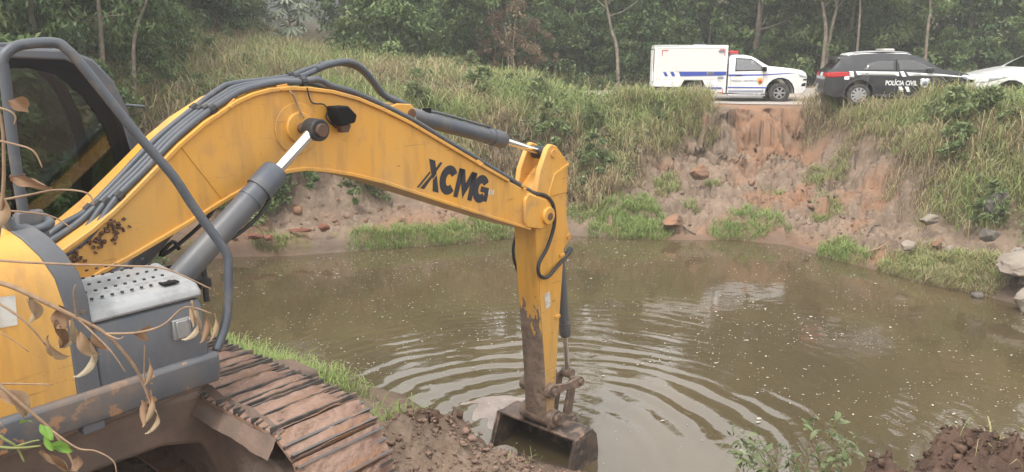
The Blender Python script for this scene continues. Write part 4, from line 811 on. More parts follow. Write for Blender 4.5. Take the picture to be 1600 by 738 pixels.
# ---- white pickup with a box body
tx, ty, th = 5.24, 29.3, R(-7)
TK = empty('pickup_truck', (tx, ty, 3.07), th, 'white box-bodied police pickup with blue stripes parked on the road', 'pickup truck'); TK.scale = (.97,)*3
S = [(2.72,.36)] + [(3.2,.34),(4.06,.34)] + arch(4.60,.475,.40,.34) + [(5.2,.34),(5.46,.36),(5.53,.5),(5.56,.72),(5.55,.95),(5.50,1.10),(5.34,1.19),(5.0,1.25),(4.55,1.30),(4.16,1.33),(3.98,1.42),(3.66,1.62),(3.50,1.69),(3.25,1.735),(2.95,1.735),(2.80,1.71),(2.73,1.60)]
hwT = car_shape(S, 1.84, belt=1.16, top=1.72, tumble=.15, taper_r=0)
body('body', S, hwT, M['whitecar'], TK)
for s in (-1, 1):
    patch('door_window', [(2.98,1.17),(3.95,1.20),(3.86,1.33),(3.62,1.50),(3.50,1.57),(3.0,1.60)], hwT, M['carglass_light'], TK, s, .006)
    patch('window_seal', [(2.95,1.145),(4.02,1.175),(3.90,1.34),(3.64,1.53),(3.51,1.60),(2.97,1.63)], hwT, M['blacktrim'], TK, s, .001)
    patch('stripe', [(2.73,1.04),(4.0,1.045),(4.9,1.10),(5.12,1.09),(4.6,1.05),(4.0,1.0),(2.73,.965)], hwT, M['blue'], TK, s)
    patch('stripe', [(2.73,.535),(4.12,.535),(4.13,.585),(2.73,.585)], hwT, M['blue'], TK, s)
    patch('arch_trim', arch(4.60,.475,.40,.36)+arch(4.60,.53,.40,.36)[::-1], hwT, M['blacktrim'], TK, s, .004)
    patch('sill_moulding', [(2.76,.40),(4.02,.40),(4.0,.47),(2.76,.46)], hwT, M['greyprint'], TK, s, .012)
    patch('door_handle', [(2.98,.985),(3.2,.985),(3.2,1.02),(2.98,1.02)], hwT, M['blacktrim'], TK, s, .02)
    patch('headlight', [(5.18,1.10),(5.30,.96),(5.50,.92),(5.54,1.0),(5.48,1.07)], hwT, M['headlight'], TK, s, .006)
    patch('fog_lamp', [(5.35,.62),(5.52,.62),(5.54,.74),(5.40,.72)], hwT, M['blacktrim'], TK, s, .004)
    patch('grille_edge', [(5.40,.83),(5.54,.82),(5.555,.88),(5.44,.88)], hwT, M['blacktrim'], TK, s, .004)
    for xx in (2.80, 3.98): patch('door_gap', [(xx,.40),(xx+.012,.40),(xx+.012,1.12),(xx,1.12)], hwT, M['greyprint'], TK, s, .002, 0)
    mb = MB(); mb.box((3.98,s*1.03,1.23), (.14,.2,.17)); mb.build('mirror', M['blacktrim'], TK, bevel=.03)
    mb = MB(); mb.box((3.4,s*.93,.28), (1.35,.14,.06)); mb.tube([(2.8,s*.97,.25),(4.0,s*.97,.25)], .035, 10); mb.build('side_step', M['silver'], TK, bevel=.01)
    wheel(TK, 4.60, s*.80, .375, .25, .215); wheel(TK, 1.47, s*.80, .375, .25, .215)
    mb = MB(); mb.box((4.10,s*.83,.30), (.03,.22,.3)); mb.build('mud_flap', M['black'], TK)
mb = MB(); mb.box((5.50,0,.85), (.1,1.2,.24)); mb.box((5.5,0,.45), (.1,1.3,.16)); mb.build('grille', M['blacktrim'], TK, bevel=.02)
mb = MB(); mb.add([(x+.006,s*.70,z+.004) for s in (-1,1) for x,z in ((4.14,1.345),(3.98,1.425),(3.66,1.625),(3.54,1.68))], [(0,1,5,4),(1,2,6,5),(2,3,7,6)]); mb.build('windscreen', M['carglass'], TK)
mb = MB(); mb.box((2.72,0,.5), (5.3,.9,.2)); mb.box((3.3,0,.5), (1.1,1.3,.25)); mb.box((1.4,0,.5), (2.4,1.2,.12)); mb.build('chassis', M['black'], TK)
mb = MB(); mb.box((2.72,0,.95), (.06,1.5,.9)); mb.build('cab_gap', M['black'], TK)
mb = MB(); 
for s in (-1,1): mb.box((3.05,s*.33,1.15), (.18,.45,.6)); 
mb.build('seat', M['interior'], TK, bevel=.05)
# box body
bx = empty('cargo_box'); bx.parent = TK
BXP = [(0.0,.58),(1.0,.56),(1.13,.82),(1.80,.82),(1.93,.56),(2.0,.36),(2.66,.36),(2.66,2.07),(0.02,2.03)]
mb = MB(); mb.prism(BXP, -.93, .93); mb.build('shell', M['whitebox'], bx, bevel=.012)
for s in (-1,1):
    mb = MB()
    zz = .87; k = 0
    while zz < 1.93:
        if not (.955 < zz < 1.13): mb.box((.91,s*.934,zz), (1.58,.012,.038)); mb.box((2.13,s*.934,zz), (.70,.012,.038))
        zz += .048
    mb.build('roller_slats', M['whitebox'], bx, kind='stuff')
    fr = MB()
    for a, b in (((.03,.05),(0,0)),):
        pass
    fr.box((.06,s*.938,1.30), (.09,.02,1.40)); fr.box((2.58,s*.938,1.18), (.13,.02,1.62)); fr.box((1.32,s*.938,2.0), (2.62,.024,.08)); fr.box((1.75,s*.937,1.4), (.02,.016,1.12)); fr.box((.95,s*.938,.72), (.05,.02,.1)); fr.build('frame_rail', M['whitebox'], bx, bevel=.005)
    def flat(nm, poly, m, o=.946):
        q = MB(); pts = [(x,s*o,z) for x,z in poly]; a = sum(poly[i][0]*poly[(i+1)%len(poly)][1]-poly[(i+1)%len(poly)][0]*poly[i][1] for i in range(len(poly)))
        if (a > 0) != (s < 0): pts = pts[::-1]
        q.sheet(pts); return q.build(nm, m, bx, recalc=False)
    def inset(nm, poly, m): return flat(nm, poly, m, .952)
    inset('stripe', [(.98,.965),(2.64,1.0),(2.64,1.14),(.92,1.125)], M['blue']); inset('stripe', [(.68,.965),(.80,.965),(.72,1.12),(.60,1.12)], M['blue']); inset('stripe', [(.42,.965),(.53,.965),(.45,1.11),(.34,1.11)], M['blue'])
    inset('badge', [(1.93,1.0),(2.2,1.01),(2.2,1.13),(1.93,1.125)], M['silver']); inset('stripe', [(1.78,.505),(2.5,.505),(2.5,.57),(1.74,.57)], M['blue'])
    flat('badge_mark', [(1.97,1.04),(2.08,1.04),(2.08,1.10),(1.97,1.10)], M['greyprint'], .954); flat('badge_mark', [(2.12,1.04),(2.16,1.04),(2.16,1.10),(2.12,1.10)], M['greyprint'], .954)
    for poly in ([(.27,1.88),(.50,1.885),(.50,1.915),(.27,1.91)], [(.27,1.70),(.295,1.70),(.295,1.88),(.27,1.88)], [(2.36,1.90),(2.52,1.905),(2.52,1.94),(2.36,1.935)], [(2.53,1.70),(2.56,1.70),(2.56,1.94),(2.53,1.94)], [(2.35,.36),(2.56,.36),(2.56,.395),(2.35,.395)], [(2.53,.40),(2.555,.40),(2.555,.52),(2.53,.52)]): flat('reflector', poly, M['reflector'], .953)
    q = MB(); q.box((2.44,s*.955,.915), (.22,.03,.05)); q.box((2.42,s*.955,1.87), (.2,.05,.06)); q.build('latch', M['greyprint'], bx, bevel=.008)
    q = MB(); q.box((2.40,s*.957,.80),(.14,.004,.012)); q.build('print_line', M['greyprint'], bx)
mb = MB(); mb.box((.62,0,2.07), (.46,.5,.06)); mb.build('roof_vent', M['greyprint'], bx, bevel=.02)
mb = MB(); mb.box((1.72,0,2.09), (.46,.5,.07)); mb.build('roof_vent', M['greyprint'], bx, bevel=.02)
mb = MB(); mb.box((1.33,0,2.075),(2.66,1.8,.025)); mb.box((0.03,.0,1.99), (.1,1.8,.09)); mb.build('roof_edge', M['whitebox'], bx, bevel=.008)
mb = MB(); mb.box((-.03,-.3,1.3), (.04,.5,1.2)); mb.box((-.03,.45,1.3), (.04,.5,1.2)); mb.box((-.02,0,.62), (.06,1.8,.1)); mb.box((-.03,-.85,.95), (.05,.1,.3)); mb.build('rear_door', M['whitebox'], bx, bevel=.008)
lb = empty('light_bar'); lb.parent = TK
mb = MB(); mb.box((2.92,0,1.83), (.32,1.25,.11)); mb.build('lens', M['red'], lb, bevel=.03)
mb = MB(); mb.box((2.92,0,1.765), (.30,1.15,.03)); mb.box((2.95,.3,1.745),(.06,.05,.04)); mb.build('base_plate', M['silver'], lb)
text('lettering', 'POLÍCIA CIENTÍFICA', .105, M['greyprint'], TK, 3.30, -hwT(3.3,.78)-.008, .765, .0015, .95)
patch('crest', shield(3.87,.79,.20,.25), hwT, M['gold'], TK, -1, .008); patch('crest_centre', circ(3.87,.79,.05,12), hwT, M['red'], TK, -1, .012)
# ---- black SUV
SU = empty('suv', (9.72, 24.75, 3.27), R(-12), 'black police SUV with white side bands parked behind the tall grass', 'suv')
S = [(0.02,.36),(.30,.26),(.66,.27)]+arch(1.02,.40,.37,.28)+[(1.5,.24),(2.6,.23),(3.18,.25)]+arch(3.56,.40,.37,.28)+[(3.98,.24),(4.15,.30),(4.24,.45),(4.26,.70),(4.18,.86),(3.95,.99),(3.55,1.07),(3.24,1.11),(3.05,1.22),(2.72,1.42),(2.52,1.505),(2.25,1.555),(1.60,1.575),(1.0,1.545),(.62,1.49),(.34,1.45),(.30,1.41),(.42,1.38),(.22,1.12),(.08,1.02),(.04,.86),(0,.62)]
hwS = car_shape(S, 1.76, belt=1.02, top=1.57, tumble=.2, taper_r=.13)
body('body', S, hwS, M['blackcar'], SU)
for s in (-1,1):
    patch('rear_window', [(1.05,1.07),(1.94,1.07),(1.92,1.34),(1.5,1.345),(1.2,1.27)], hwS, M['carglass'], SU, s, .006)
    patch('front_window', [(2.06,1.07),(2.97,1.08),(2.78,1.24),(2.5,1.36),(2.03,1.36)], hwS, M['carglass'], SU, s, .006)
    patch('band', [(.72,.86),(.84,.86),(.80,1.04),(.67,1.04)], hwS, M['whiteprint'], SU, s); patch('band', [(.92,.93),(2.02,.93),(2.02,.88),(2.10,.88),(2.06,1.03),(.86,1.04)], hwS, M['whiteprint'], SU, s)
    patch('band', [(2.17,.90),(2.29,.90),(2.20,1.05),(2.09,1.05)], hwS, M['whiteprint'], SU, s); patch('band', [(2.36,.92),(3.2,.91),(3.9,.885),(3.92,.905),(3.2,.975),(2.28,1.02)], hwS, M['whiteprint'], SU, s)
    patch('band', [(2.17,.44),(2.27,.44),(2.20,.60),(2.10,.60)], hwS, M['whiteprint'], SU, s); patch('band', [(2.36,.44),(2.46,.44),(2.38,.60),(2.28,.60)], hwS, M['whiteprint'], SU, s)
    patch('tail_light', [(.03,.87),(.20,.84),(.66,.90),(.70,1.02),(.35,1.02),(.07,1.0)], hwS, M['red'], SU, s, .008); patch('plate_mark', [(.56,.80),(.70,.80),(.70,.90),(.56,.88)], hwS, M['whiteprint'], SU, s, .010)
    patch('headlight', [(3.78,.90),(3.98,.80),(4.18,.76),(4.22,.80),(4.05,.93),(3.85,.96)], hwS, M['headlight'], SU, s, .006)
    patch('arch_trim', arch(1.02,.40,.37,.28)+arch(1.02,.455,.37,.28)[::-1], hwS, M['black'], SU, s, .006); patch('arch_trim', arch(3.56,.40,.37,.28)+arch(3.56,.455,.37,.28)[::-1], hwS, M['black'], SU, s, .006)
    patch('sill_trim', [(1.45,.25),(3.12,.25),(3.1,.36),(1.46,.36)], hwS, M['black'], SU, s, .006)
    mb = MB(); mb.box((2.92,s*.98,1.10), (.16,.2,.13)); mb.build('mirror', M['blackcar'], SU, bevel=.03)
    mb = MB(); mb.tube(spline([(.7,s*.62,1.50),(.85,s*.62,1.56),(1.5,s*.63,1.62),(2.2,s*.62,1.60),(2.35,s*.62,1.56)],4), .018, 8); mb.build('roof_rail', M['silver'], SU, smooth='all')
    wheel(SU, 1.02, s*.77, .335, .21, .225, 10); wheel(SU, 3.56, s*.77, .335, .21, .225, 10)
    for xx in (1.99,): patch('pillar', [(xx,1.04),(xx+.04,1.04),(xx+.02,1.39),(xx-.02,1.39)], hwS, M['blacktrim'], SU, s, .007)
    for xx in (1.22,2.0,3.02): patch('door_gap', [(xx,.40),(xx+.012,.40),(xx+.012,1.03),(xx,1.03)], hwS, M['greyprint'], SU, s, .003, 0)
    for xx in (1.40,2.08): patch('door_handle', [(xx-.1,.88),(xx+.1,.88),(xx+.1,.91),(xx-.1,.91)], hwS, M['blackcar'], SU, s, .02)
    patch('crest', shield(2.82,.70,.26,.30), hwS, M['whiteprint'], SU, s, .008); patch('crest_centre', circ(2.82,.70,.07,14), hwS, M['greyprint'], SU, s, .012)
def rear_patch(nm, poly, xs, m, par):
    mb = MB(); mb.sheet([(xs(z), y, z) for y, z in poly]); return mb.build(nm, m, par, recalc=False)
xr = lambda z: np.interp(z, [.36,.62,.86,1.02,1.12,1.38], [.02,0,.04,.08,.22,.42])-.006
rear_patch('rear_screen', [(.62,1.12),(-.62,1.12),(-.55,1.37),(.55,1.37)], xr, M['carglass'], SU)
rear_patch('tailgate_trim', [(.7,.62),(-.7,.62),(-.7,.78),(.7,.78)], xr, M['black'], SU); rear_patch('number_plate', [(.2,.88),(-.2,.88),(-.2,.99),(.2,.99)], lambda z: xr(z)-.004, M['whiteprint'], SU)
for s in (-1,1): rear_patch('tail_lens', [(s*.80,.86),(s*.4,.88),(s*.4,1.0),(s*.80,1.01)] if s < 0 else [(.4,.88),(.80,.86),(.80,1.01),(.4,1.0)], lambda z: xr(z)-.012, M['red'], SU)
mb = MB(); mb.add([(x+.006,s*.64,z+.006) for s in (-1,1) for x,z in ((3.2,1.13),(3.05,1.225),(2.72,1.425),(2.56,1.49))], [(0,1,5,4),(1,2,6,5),(2,3,7,6)]); mb.build('windscreen', M['carglass'], SU)
mb = MB(); mb.add([(.62,-.6,1.50),(2.45,-.6,1.53),(2.45,.6,1.53),(.62,.6,1.50),(.7,-.55,1.565),(2.3,-.55,1.58),(2.3,.55,1.58),(.7,.55,1.565)], [(0,3,2,1),(4,5,6,7),(0,1,5,4),(1,2,6,5),(2,3,7,6),(3,0,4,7)]); mb.build('roof_panel', M['whitecar'], SU, bevel=.012)
lb = empty('light_bar'); lb.parent = SU
mb = MB(); mb.box((1.82,0,1.66), (.30,1.1,.09)); mb.build('lens', mat('clear_lens', (.5,.47,.42), .2, coat=.3), lb, bevel=.035); mb = MB(); mb.box((1.82,0,1.60), (.34,1.0,.035)); mb.build('base_plate', M['blacktrim'], lb)
mb = MB(); mb.tube([(1.35,.1,1.57),(1.22,.1,1.78)], .006, 6); mb.build('antenna', M['black'], SU)
text('lettering', 'POLÍCIA CIVIL', .19, M['whiteprint'], SU, 2.17, -hwS(2.1,.68)-.010, .64, .006, .74)
text('lettering', 'CL 181', .085, M['greyprint'], SU, 1.12, -hwS(1.1,.98)-.008, .955, .001)
mb = MB(); mb.box((1.75,-.86,.46),(.2,.01,.045)); mb.box((2.62,-.865,.46),(.12,.01,.05)); mb.build('print_line', M['whiteprint'], SU)
# ---- white SUV nose to nose with it, mostly out of frame
WS_ = empty('car', (17.8, 22.55, 3.27), R(180-9), 'white car facing the black SUV, bonnet and windscreen in view', 'car')
S = [(0.02,.36),(.30,.26),(.56,.27)]+arch(.95,.41,.38,.28)+[(1.5,.24),(2.6,.23),(3.10,.25)]+arch(3.52,.43,.38,.28)+[(3.98,.24),(4.22,.32),(4.36,.45),(4.40,.66),(4.33,.86),(4.12,.97),(3.75,1.07),(3.30,1.17),(3.10,1.20),(2.85,1.36),(2.5,1.54),(2.25,1.62),(1.8,1.66),(1.0,1.63),(.5,1.55),(.3,1.45),(.1,1.05),(0,.8)]
hwW = car_shape(S, 1.80, belt=1.08, top=1.65, tumble=.2)
body('body', S, hwW, M['whitecar'], WS_)
for s in (-1,1):
    patch('front_window', [(1.75,1.12),(2.95,1.14),(2.75,1.30),(2.4,1.48),(1.75,1.52)], hwW, M['carglass'], WS_, s, .006); patch('rear_window', [(.7,1.12),(1.65,1.12),(1.65,1.52),(1.1,1.5)], hwW, M['carglass'], WS_, s, .006)
    patch('headlight', [(3.62,.93),(3.9,.84),(4.30,.74),(4.36,.78),(4.1,.92),(3.75,.99)], hwW, M['headlight'], WS_, s, .006); patch('arch_trim', arch(3.52,.43,.38,.28)+arch(3.52,.47,.38,.28)[::-1], hwW, M['black'], WS_, s, .005)
    patch('door_gap', [(2.90,.40),(2.915,.40),(2.915,1.12),(2.90,1.12)], hwW, M['greyprint'], WS_, s, .002, 0); patch('side_vent', [(2.95,.82),(3.1,.86),(3.0,.98),(2.95,.96)], hwW, M['blacktrim'], WS_, s, .005)
    mb = MB(); mb.box((2.72,s*1.0,1.16), (.18,.22,.15)); mb.build('mirror', M['blacktrim'], WS_, bevel=.035)
    wheel(WS_, .95, s*.78, .35, .22, .23, 10); wheel(WS_, 3.52, s*.78, .35, .22, .23, 10)
mb = MB(); mb.box((4.36,0,.52),(.1,1.3,.2)); mb.box((4.36,0,.78),(.06,1.0,.1)); mb.build('grille', M['blacktrim'], WS_, bevel=.02)
mb = MB(); mb.add([(x+.006,s*.66,z+.008) for s in (-1,1) for x,z in ((3.12,1.20),(2.85,1.365),(2.5,1.545),(2.35,1.59))], [(0,1,5,4),(1,2,6,5),(2,3,7,6)]); mb.build('windscreen', M['carglass'], WS_)
# ================================================================ vegetation
M['grass'] = leafmat('grass_blades', [(0,(.19,.13,.085)),(.2,(.37,.285,.175)),(.42,(.39,.345,.175)),(.6,(.29,.315,.125)),(.8,(.2,.265,.08)),(1,(.255,.33,.105))], .6, .3)
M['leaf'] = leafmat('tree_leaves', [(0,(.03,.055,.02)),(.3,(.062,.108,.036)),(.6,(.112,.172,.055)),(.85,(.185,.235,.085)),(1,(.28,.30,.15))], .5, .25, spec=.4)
M['leafdry'] = leafmat('dry_leaves', [(0,(.16,.1,.06)),(.5,(.26,.19,.12)),(1,(.3,.27,.15))], .7, .25)
M['leafpale'] = leafmat('pale_leaves', [(0,(.15,.19,.12)),(.5,(.24,.28,.2)),(1,(.33,.36,.28))], .5, .2)
M['leafweed'] = leafmat('weed_leaves', [(0,(.07,.1,.035)),(.5,(.13,.165,.065)),(.8,(.19,.22,.11)),(1,(.28,.29,.19))], .45, .25, spec=.5)
def blades(name, x, y, h, w, lean, droop, tint, m=None, base=0., seed=1, dirs=None, **k):
    r = np.random.default_rng(seed); n_ = len(x); z = terrain(x, y)-.03 + r.random(n_)*base
    a = r.uniform(0, 2*np.pi, n_) if dirs is None else dirs; f = r.uniform(-.8, .8, n_)
    d = np.stack([np.cos(a), np.sin(a), 0*a], -1); sd = np.stack([-np.sin(a+f), np.cos(a+f), 0*a], -1)
    b = np.stack([x, y, z], -1); H = h[:, None]; Lq = (lean*h)[:, None]; up = np.array([0, 0, 1.])
    Dq = (droop*h)[:, None]
    p1 = b + d*Lq*.18 + up*H*.45; p2 = b + d*Lq*.52 + up*(H*.80-Dq*.10); p3 = b + d*Lq*1.0 + up*(H*.98-Dq*.62)
    W = w[:, None]/2
    V = np.stack([b-sd*W*.7, b+sd*W*.7, p1-sd*W, p1+sd*W, p2-sd*W*.8, p2+sd*W*.8, p3], 1).reshape(-1, 3)
    i = (np.arange(n_)*7)[:, None]; T = np.array([0,1,3, 0,3,2, 2,3,5, 2,5,4, 4,5,6])
    F = (i+T[None, :]).reshape(-1, 3)
    return link(name, np_mesh(name, V, F, {'tint': np.repeat(tint, 7)}, True), m or M['grass'], **k)
def scatter(n_, x0, x1, y0, y1, mask, seed):
    r = np.random.default_rng(seed); x = r.uniform(x0, x1, n_); y = r.uniform(y0, y1, n_); keep = r.random(n_) < mask(x, y); return x[keep], y[keep], r
FARL = lambda x, y: y > 17.7-.281*(x+8)
def green(x, y): return fbm(x*.35, y*.35, 4, 101)
offroad = lambda x, y: 1-sstep(5.0, 4.0, np.abs(y-road_c(x)-.2))*sstep(.4, 2.6, x+ (y-27)*.25)
def tufts(name, n_t, per, box, mask, seed, hf, tf, w=(.012, .03), spread=.13, **k):
    x, y, r = scatter(n_t, *box, mask, seed); m = len(x); ht = hf(x, y)*r.uniform(.55, 1.45, m); tt_ = np.clip(tf(x, y)+r.normal(0, .17, m), 0, 1); i = np.repeat(np.arange(m), per); n_ = len(i)
    a = r.uniform(0, 6.283, n_); q = np.abs(r.normal(0, spread, n_)); X_ = x[i]+q*np.cos(a); Y_2 = y[i]+q*np.sin(a)
    return blades(name, X_, Y_2, np.clip(ht[i]*r.uniform(.5, 1.2, n_), .12, 1.9), r.uniform(*w, n_), r.uniform(.2, 1.15, n_), r.uniform(.1, 1.5, n_), np.clip(tt_[i]+r.normal(0, .13, n_), 0, 1), base=.25, seed=seed+1, dirs=a+r.normal(0, .5, n_), kind='stuff', **k)
# tall mixed grass on the bank left of the slip and the field behind it
thrL = lambda x: np.interp(x, [-7, -5.5, -3.5, -1, .5, 3], [1.2, 2.2, 2.1, 1.3, .7, .6])
mk = lambda x, y: FARL(x, y)*sstep(0, .8, pond_d(x, y)-thrL(x)+.9*(fbm(x*1.3, y*1.3, 3, 7)-.5))*(1-ROCKY(x, y))*offroad(x, y)
PATCH = lambda x, y: fbm(x*.9+7, y*.9, 3, 131)
tfL = lambda x, y: .13+1.15*(green(x, y)-.2)+.55*(PATCH(x, y)-.5)-.26*sstep(4.8, 3.0, pond_d(x, y))-.12*sstep(-7, -11, x)
hfL = lambda x, y: (.5+.7*(fbm(x*.6, y*.6, 3, 66)-.2))*(1-.35*sstep(4.6, 3.0, pond_d(x, y)))*(1+.3*sstep(-1, -7, x))*(1-.25*sstep(.5, 4, x))*(1-.5*sstep(.0, .2, ROCKY(x-.3, y)))
tufts('tall_grass', 9500, 19, (-17, 6.4, 20, 38), mk, 3, hfL, tfL, label='tall mixed green and straw-coloured grass on the far bank')
# right bank
mk = lambda x, y: FARL(x, y)*sstep(1.6, 2.6, pond_d(x, y)+.9*(fbm(x, y, 2, 7)-.5))*(1-ROCKY(x, y))*(y < road_c(x)-3.4+.8*fbm(x*.8, y, 2, 3))
tfR = lambda x, y: .15+1.05*(green(x*1.3+3, y*1.3)-.22)+.5*(PATCH(x, y)-.5)-.2*sstep(10.2, 9, x)
hfR = lambda x, y: (.42+.55*(fbm(x*.8, y*.8, 3, 76)-.2))*(1+.15*sstep(22, 23.2, y))*(1-.45*sstep(.0, .25, ROCKY(x, y)))*(1-.3*sstep(11, 10.3, x))
tufts('bank_grass', 5600, 18, (6.8, 19, 13, 26.5), mk, 13, hfR, tfR, (.009, .022), .11, label='long grass with dry tips covering the bank below the black car')
mk = lambda x, y: (y > 24.9+.25*(fbm(x*2, y, 2, 9)-.5))*sstep(6.9, 6.2, x)*1.0
tufts('verge_grass', 420, 20, (3.6, 7.0, 24.7, 26.2), mk, 113, lambda x, y: .36+.28*fbm(x*1.3, y, 2, 5), lambda x, y: .45+.5*(PATCH(x, y)-.5), (.01, .02), .1, label='tall verge grass hiding the rear wheel of the white pickup')
vl = lambda x: 23.75-.21*(x-9.72)
mk = lambda x, y: (y < vl(x))*(y > vl(x)-.9)*sstep(9.9, 10.3, x)
tufts('verge_grass', 620, 20, (9.7, 17.5, 21, 24), mk, 117, lambda x, y: .5+.3*fbm(x*1.3, y, 2, 5), lambda x, y: .42+.5*(PATCH(x, y)-.5), (.009, .018), .1, label='tall verge grass hiding the wheels of the black and white cars')
# dry thatch that hangs over the edges of the slip
mk = lambda x, y: FARL(x, y)*np.maximum(sstep(.02, .3, ROCKY(x, y))*sstep(.99, .5, ROCKY(x, y))*sstep(1.8, 2.5, pond_d(x, y))*sstep(5.8, 5.2, pond_d(x, y)), .55*sstep(2.3, 2.7, pond_d(x, y))*sstep(3.8, 3.2, pond_d(x, y))*(1-ROCKY(x, y)))
x, y, r = scatter(60000, -9, 11.5, 16, 27, mk, 23); n_ = len(x)
toC = np.arctan2(-1.0+0*x, -(x-6)*.25) + r.normal(0, .6, n_)
blades('dry_thatch', x, y, r.uniform(.18, .5, n_), r.uniform(.008, .018, n_), r.uniform(.5, 1.3, n_), r.uniform(1.2, 3.4, n_), np.clip(r.normal(.16, .12, n_), 0, .5), base=.15, seed=24, dirs=toC, kind='stuff', label='brown dead grass hanging over the eroded edge')
# low fresh patches by the water
PT = [(-3.3,18.9,.9,.55,.75),(-2.3,19.3,1.0,.5,.8),(-1.2,19.75,1.0,.55,.75),(-.3,20.3,.9,.6,.6),(3.0,20.5,.9,.7,.85),(3.7,20.6,.7,.9,.8),(3.4,21.4,.8,.6,.75),(6.6,20.35,.85,.55,.8),(5.7,20.2,.4,.3,.7),(5.1,21.6,.3,.2,.6),(7.6,22.0,.35,.25,.55),(8.6,20.4,.45,.35,.6),(6.1,23.0,.25,.15,.5),(9.3,22.4,.6,.5,.45),(4.6,22.6,.4,.4,.5),(8.0,18.35,.5,.5,.75),(8.2,17.9,.4,.6,.8),(9.4,16.3,.9,.55,.42),(9.0,16.9,.6,.5,.45),(10.0,15.8,.6,.6,.42),(-6.0,18.5,.5,.2,.55),(2.2,21.2,.8,.5,.55),(9.6,15.9,.5,.4,.3)]
xs, ys, ts = [], [], []; r = np.random.default_rng(33)
for cx, cy_, rx_, ry_, t in PT:
    k = int(3000*rx_*ry_*(1.0 if t > .5 else 1.9)); a = r.uniform(0, 6.28, k); q = np.sqrt(r.random(k))*(.55+.9*vnoise(a*1.3+cx, a*0+cy_, 3)); xs.append(cx+rx_*q*np.cos(a)); ys.append(cy_+ry_*q*np.sin(a)); ts.append(np.clip(r.normal(t+.05, .16, k)-.2*(q > .95), 0, 1))
x, y, t = map(np.concatenate, (xs, ys, ts)); ok = pond_d(x, y) > -.05; x, y, t = x[ok], y[ok], t[ok]; n_ = len(x)
blades('fresh_grass', x, y, r.uniform(.12, .34, n_), r.uniform(.009, .018, n_), r.uniform(.3, 1.1, n_), r.uniform(.2, 1.2, n_), t, seed=34, kind='stuff', label='low green grass tufts along the far waterline')
# near bank grass between the track and the water
mk = lambda x, y: (~FARL(x, y))*sstep(.25, .9, pond_d(x, y))*np.clip(sstep(3.6, 2.6, pond_d(x, y))*sstep(-.75, -1.2, x)*sstep(.35, .55, fbm(x*1.1, y*1.1, 2, 19)), 0, 1)
x, y, r = scatter(26000, -7, -.5, 5.8, 14, mk, 43); n_ = len(x)
blades('near_grass', x, y, r.uniform(.12, .42, n_), r.uniform(.008, .017, n_), r.uniform(.3, 1.0, n_), r.uniform(.1, 1.0, n_), np.clip(r.normal(.78, .14, n_), .2, 1), seed=44, kind='stuff', label='bright green grass on the near bank beside the track')
xs, ys = [], []
for cx, cy_, s_, k in ((3.7,4.7,.3,320),(4.2,4.8,.35,300),(-.95,6.9,.22,260),(-.62,6.35,.1,70),(.1,7.9,.12,60),(3.55,4.3,.3,200),(-.2,7.7,.15,60)): xs.append(r.normal(cx, s_, k)); ys.append(r.normal(cy_, s_, k))
x, y = np.concatenate(xs), np.concatenate(ys); n_ = len(x)
blades('mound_grass', x, y, r.uniform(.06, .22, n_), r.uniform(.003, .009, n_), r.uniform(.4, 1.4, n_), r.uniform(.3, 1.5, n_), np.clip(r.normal(.5, .25, n_), 0, 1), seed=45, kind='stuff', label='sparse grass and straw on the dug soil')
# fallen straw on the mound at the right
x, y, r = scatter(420, 3.1, 4.5, 3.9, 5.0, lambda a, b: np.full(len(a), .8), 47); n_ = len(x)
blades('straw', x, y, r.uniform(.02, .07, n_), r.uniform(.003, .006, n_), r.uniform(3, 6, n_), r.uniform(.2, 1.0, n_), np.clip(r.normal(.3, .08, n_), 0, .5), seed=48, kind='stuff', label='dry straw lying over the dug soil')
# ---- trees
def leafcloud(C_, Nn, L_, W_, tint, r, droop=.35):
    n_ = len(C_); d = r.normal(0, 1, (n_, 3))+Nn*.6; d[:, 2] -= droop*1.5; d /= np.linalg.norm(d, axis=1, keepdims=True)
    q = r.normal(0, 1, (n_, 3)); q[:, 2] *= .5; s_ = np.cross(d, np.array([0,0,1.])+.55*q); s_ /= np.linalg.norm(s_, axis=1, keepdims=True)+1e-9
    L_ = L_*r.uniform(.65, 1.3, n_)[:, None]; W_ = W_*r.uniform(.7, 1.25, n_)[:, None]
    nn = np.cross(s_, d)
    V = np.stack([C_-d*L_*.5, C_+s_*W_*.5+nn*W_*.12, C_+d*L_*.5, C_-s_*W_*.5+nn*W_*.12], 1).reshape(-1, 3)
    return V, np.arange(n_*4).reshape(-1, 4), np.repeat(tint, 4)
def crown_data(seed, H, rad, z0, ncl, per, L_, W_, t0, clr=(.35, .8), top=.75):
    r = np.random.default_rng(seed); C, N_, T = [], [], []; cl = []
    for k in range(ncl):
        u = r.random()**.9; zz = z0+(H-z0)*u; prof = math.sin(math.pi*min(1, .18+.82*u**top))**.7 if u < 1 else .1
        a = r.uniform(0, 6.283); q = rad*prof*math.sqrt(r.uniform(.12, 1)); c = np.array([q*math.cos(a), q*math.sin(a), zz]); cl.append(c)
        cr = r.uniform(*clr)*rad*.36; n_ = int(per*r.uniform(.5, 1.4)); v = r.normal(0, 1, (n_, 3)); v /= np.linalg.norm(v, axis=1, keepdims=True); v[:, 2] = v[:, 2]*.7+.12
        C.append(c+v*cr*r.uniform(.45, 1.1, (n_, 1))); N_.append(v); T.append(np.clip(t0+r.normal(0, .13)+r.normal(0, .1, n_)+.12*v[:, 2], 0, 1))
    return np.concatenate(C), np.concatenate(N_), np.concatenate(T), cl, r
def make_crown(name, seed, *a, droop=.35, **k):
    C, N_, T, cl, r = crown_data(seed, *a, **k); V, F, t = leafcloud(C, N_, a[5], a[6], T, r, droop); return np_mesh(name, V, F, {'tint': t}), cl
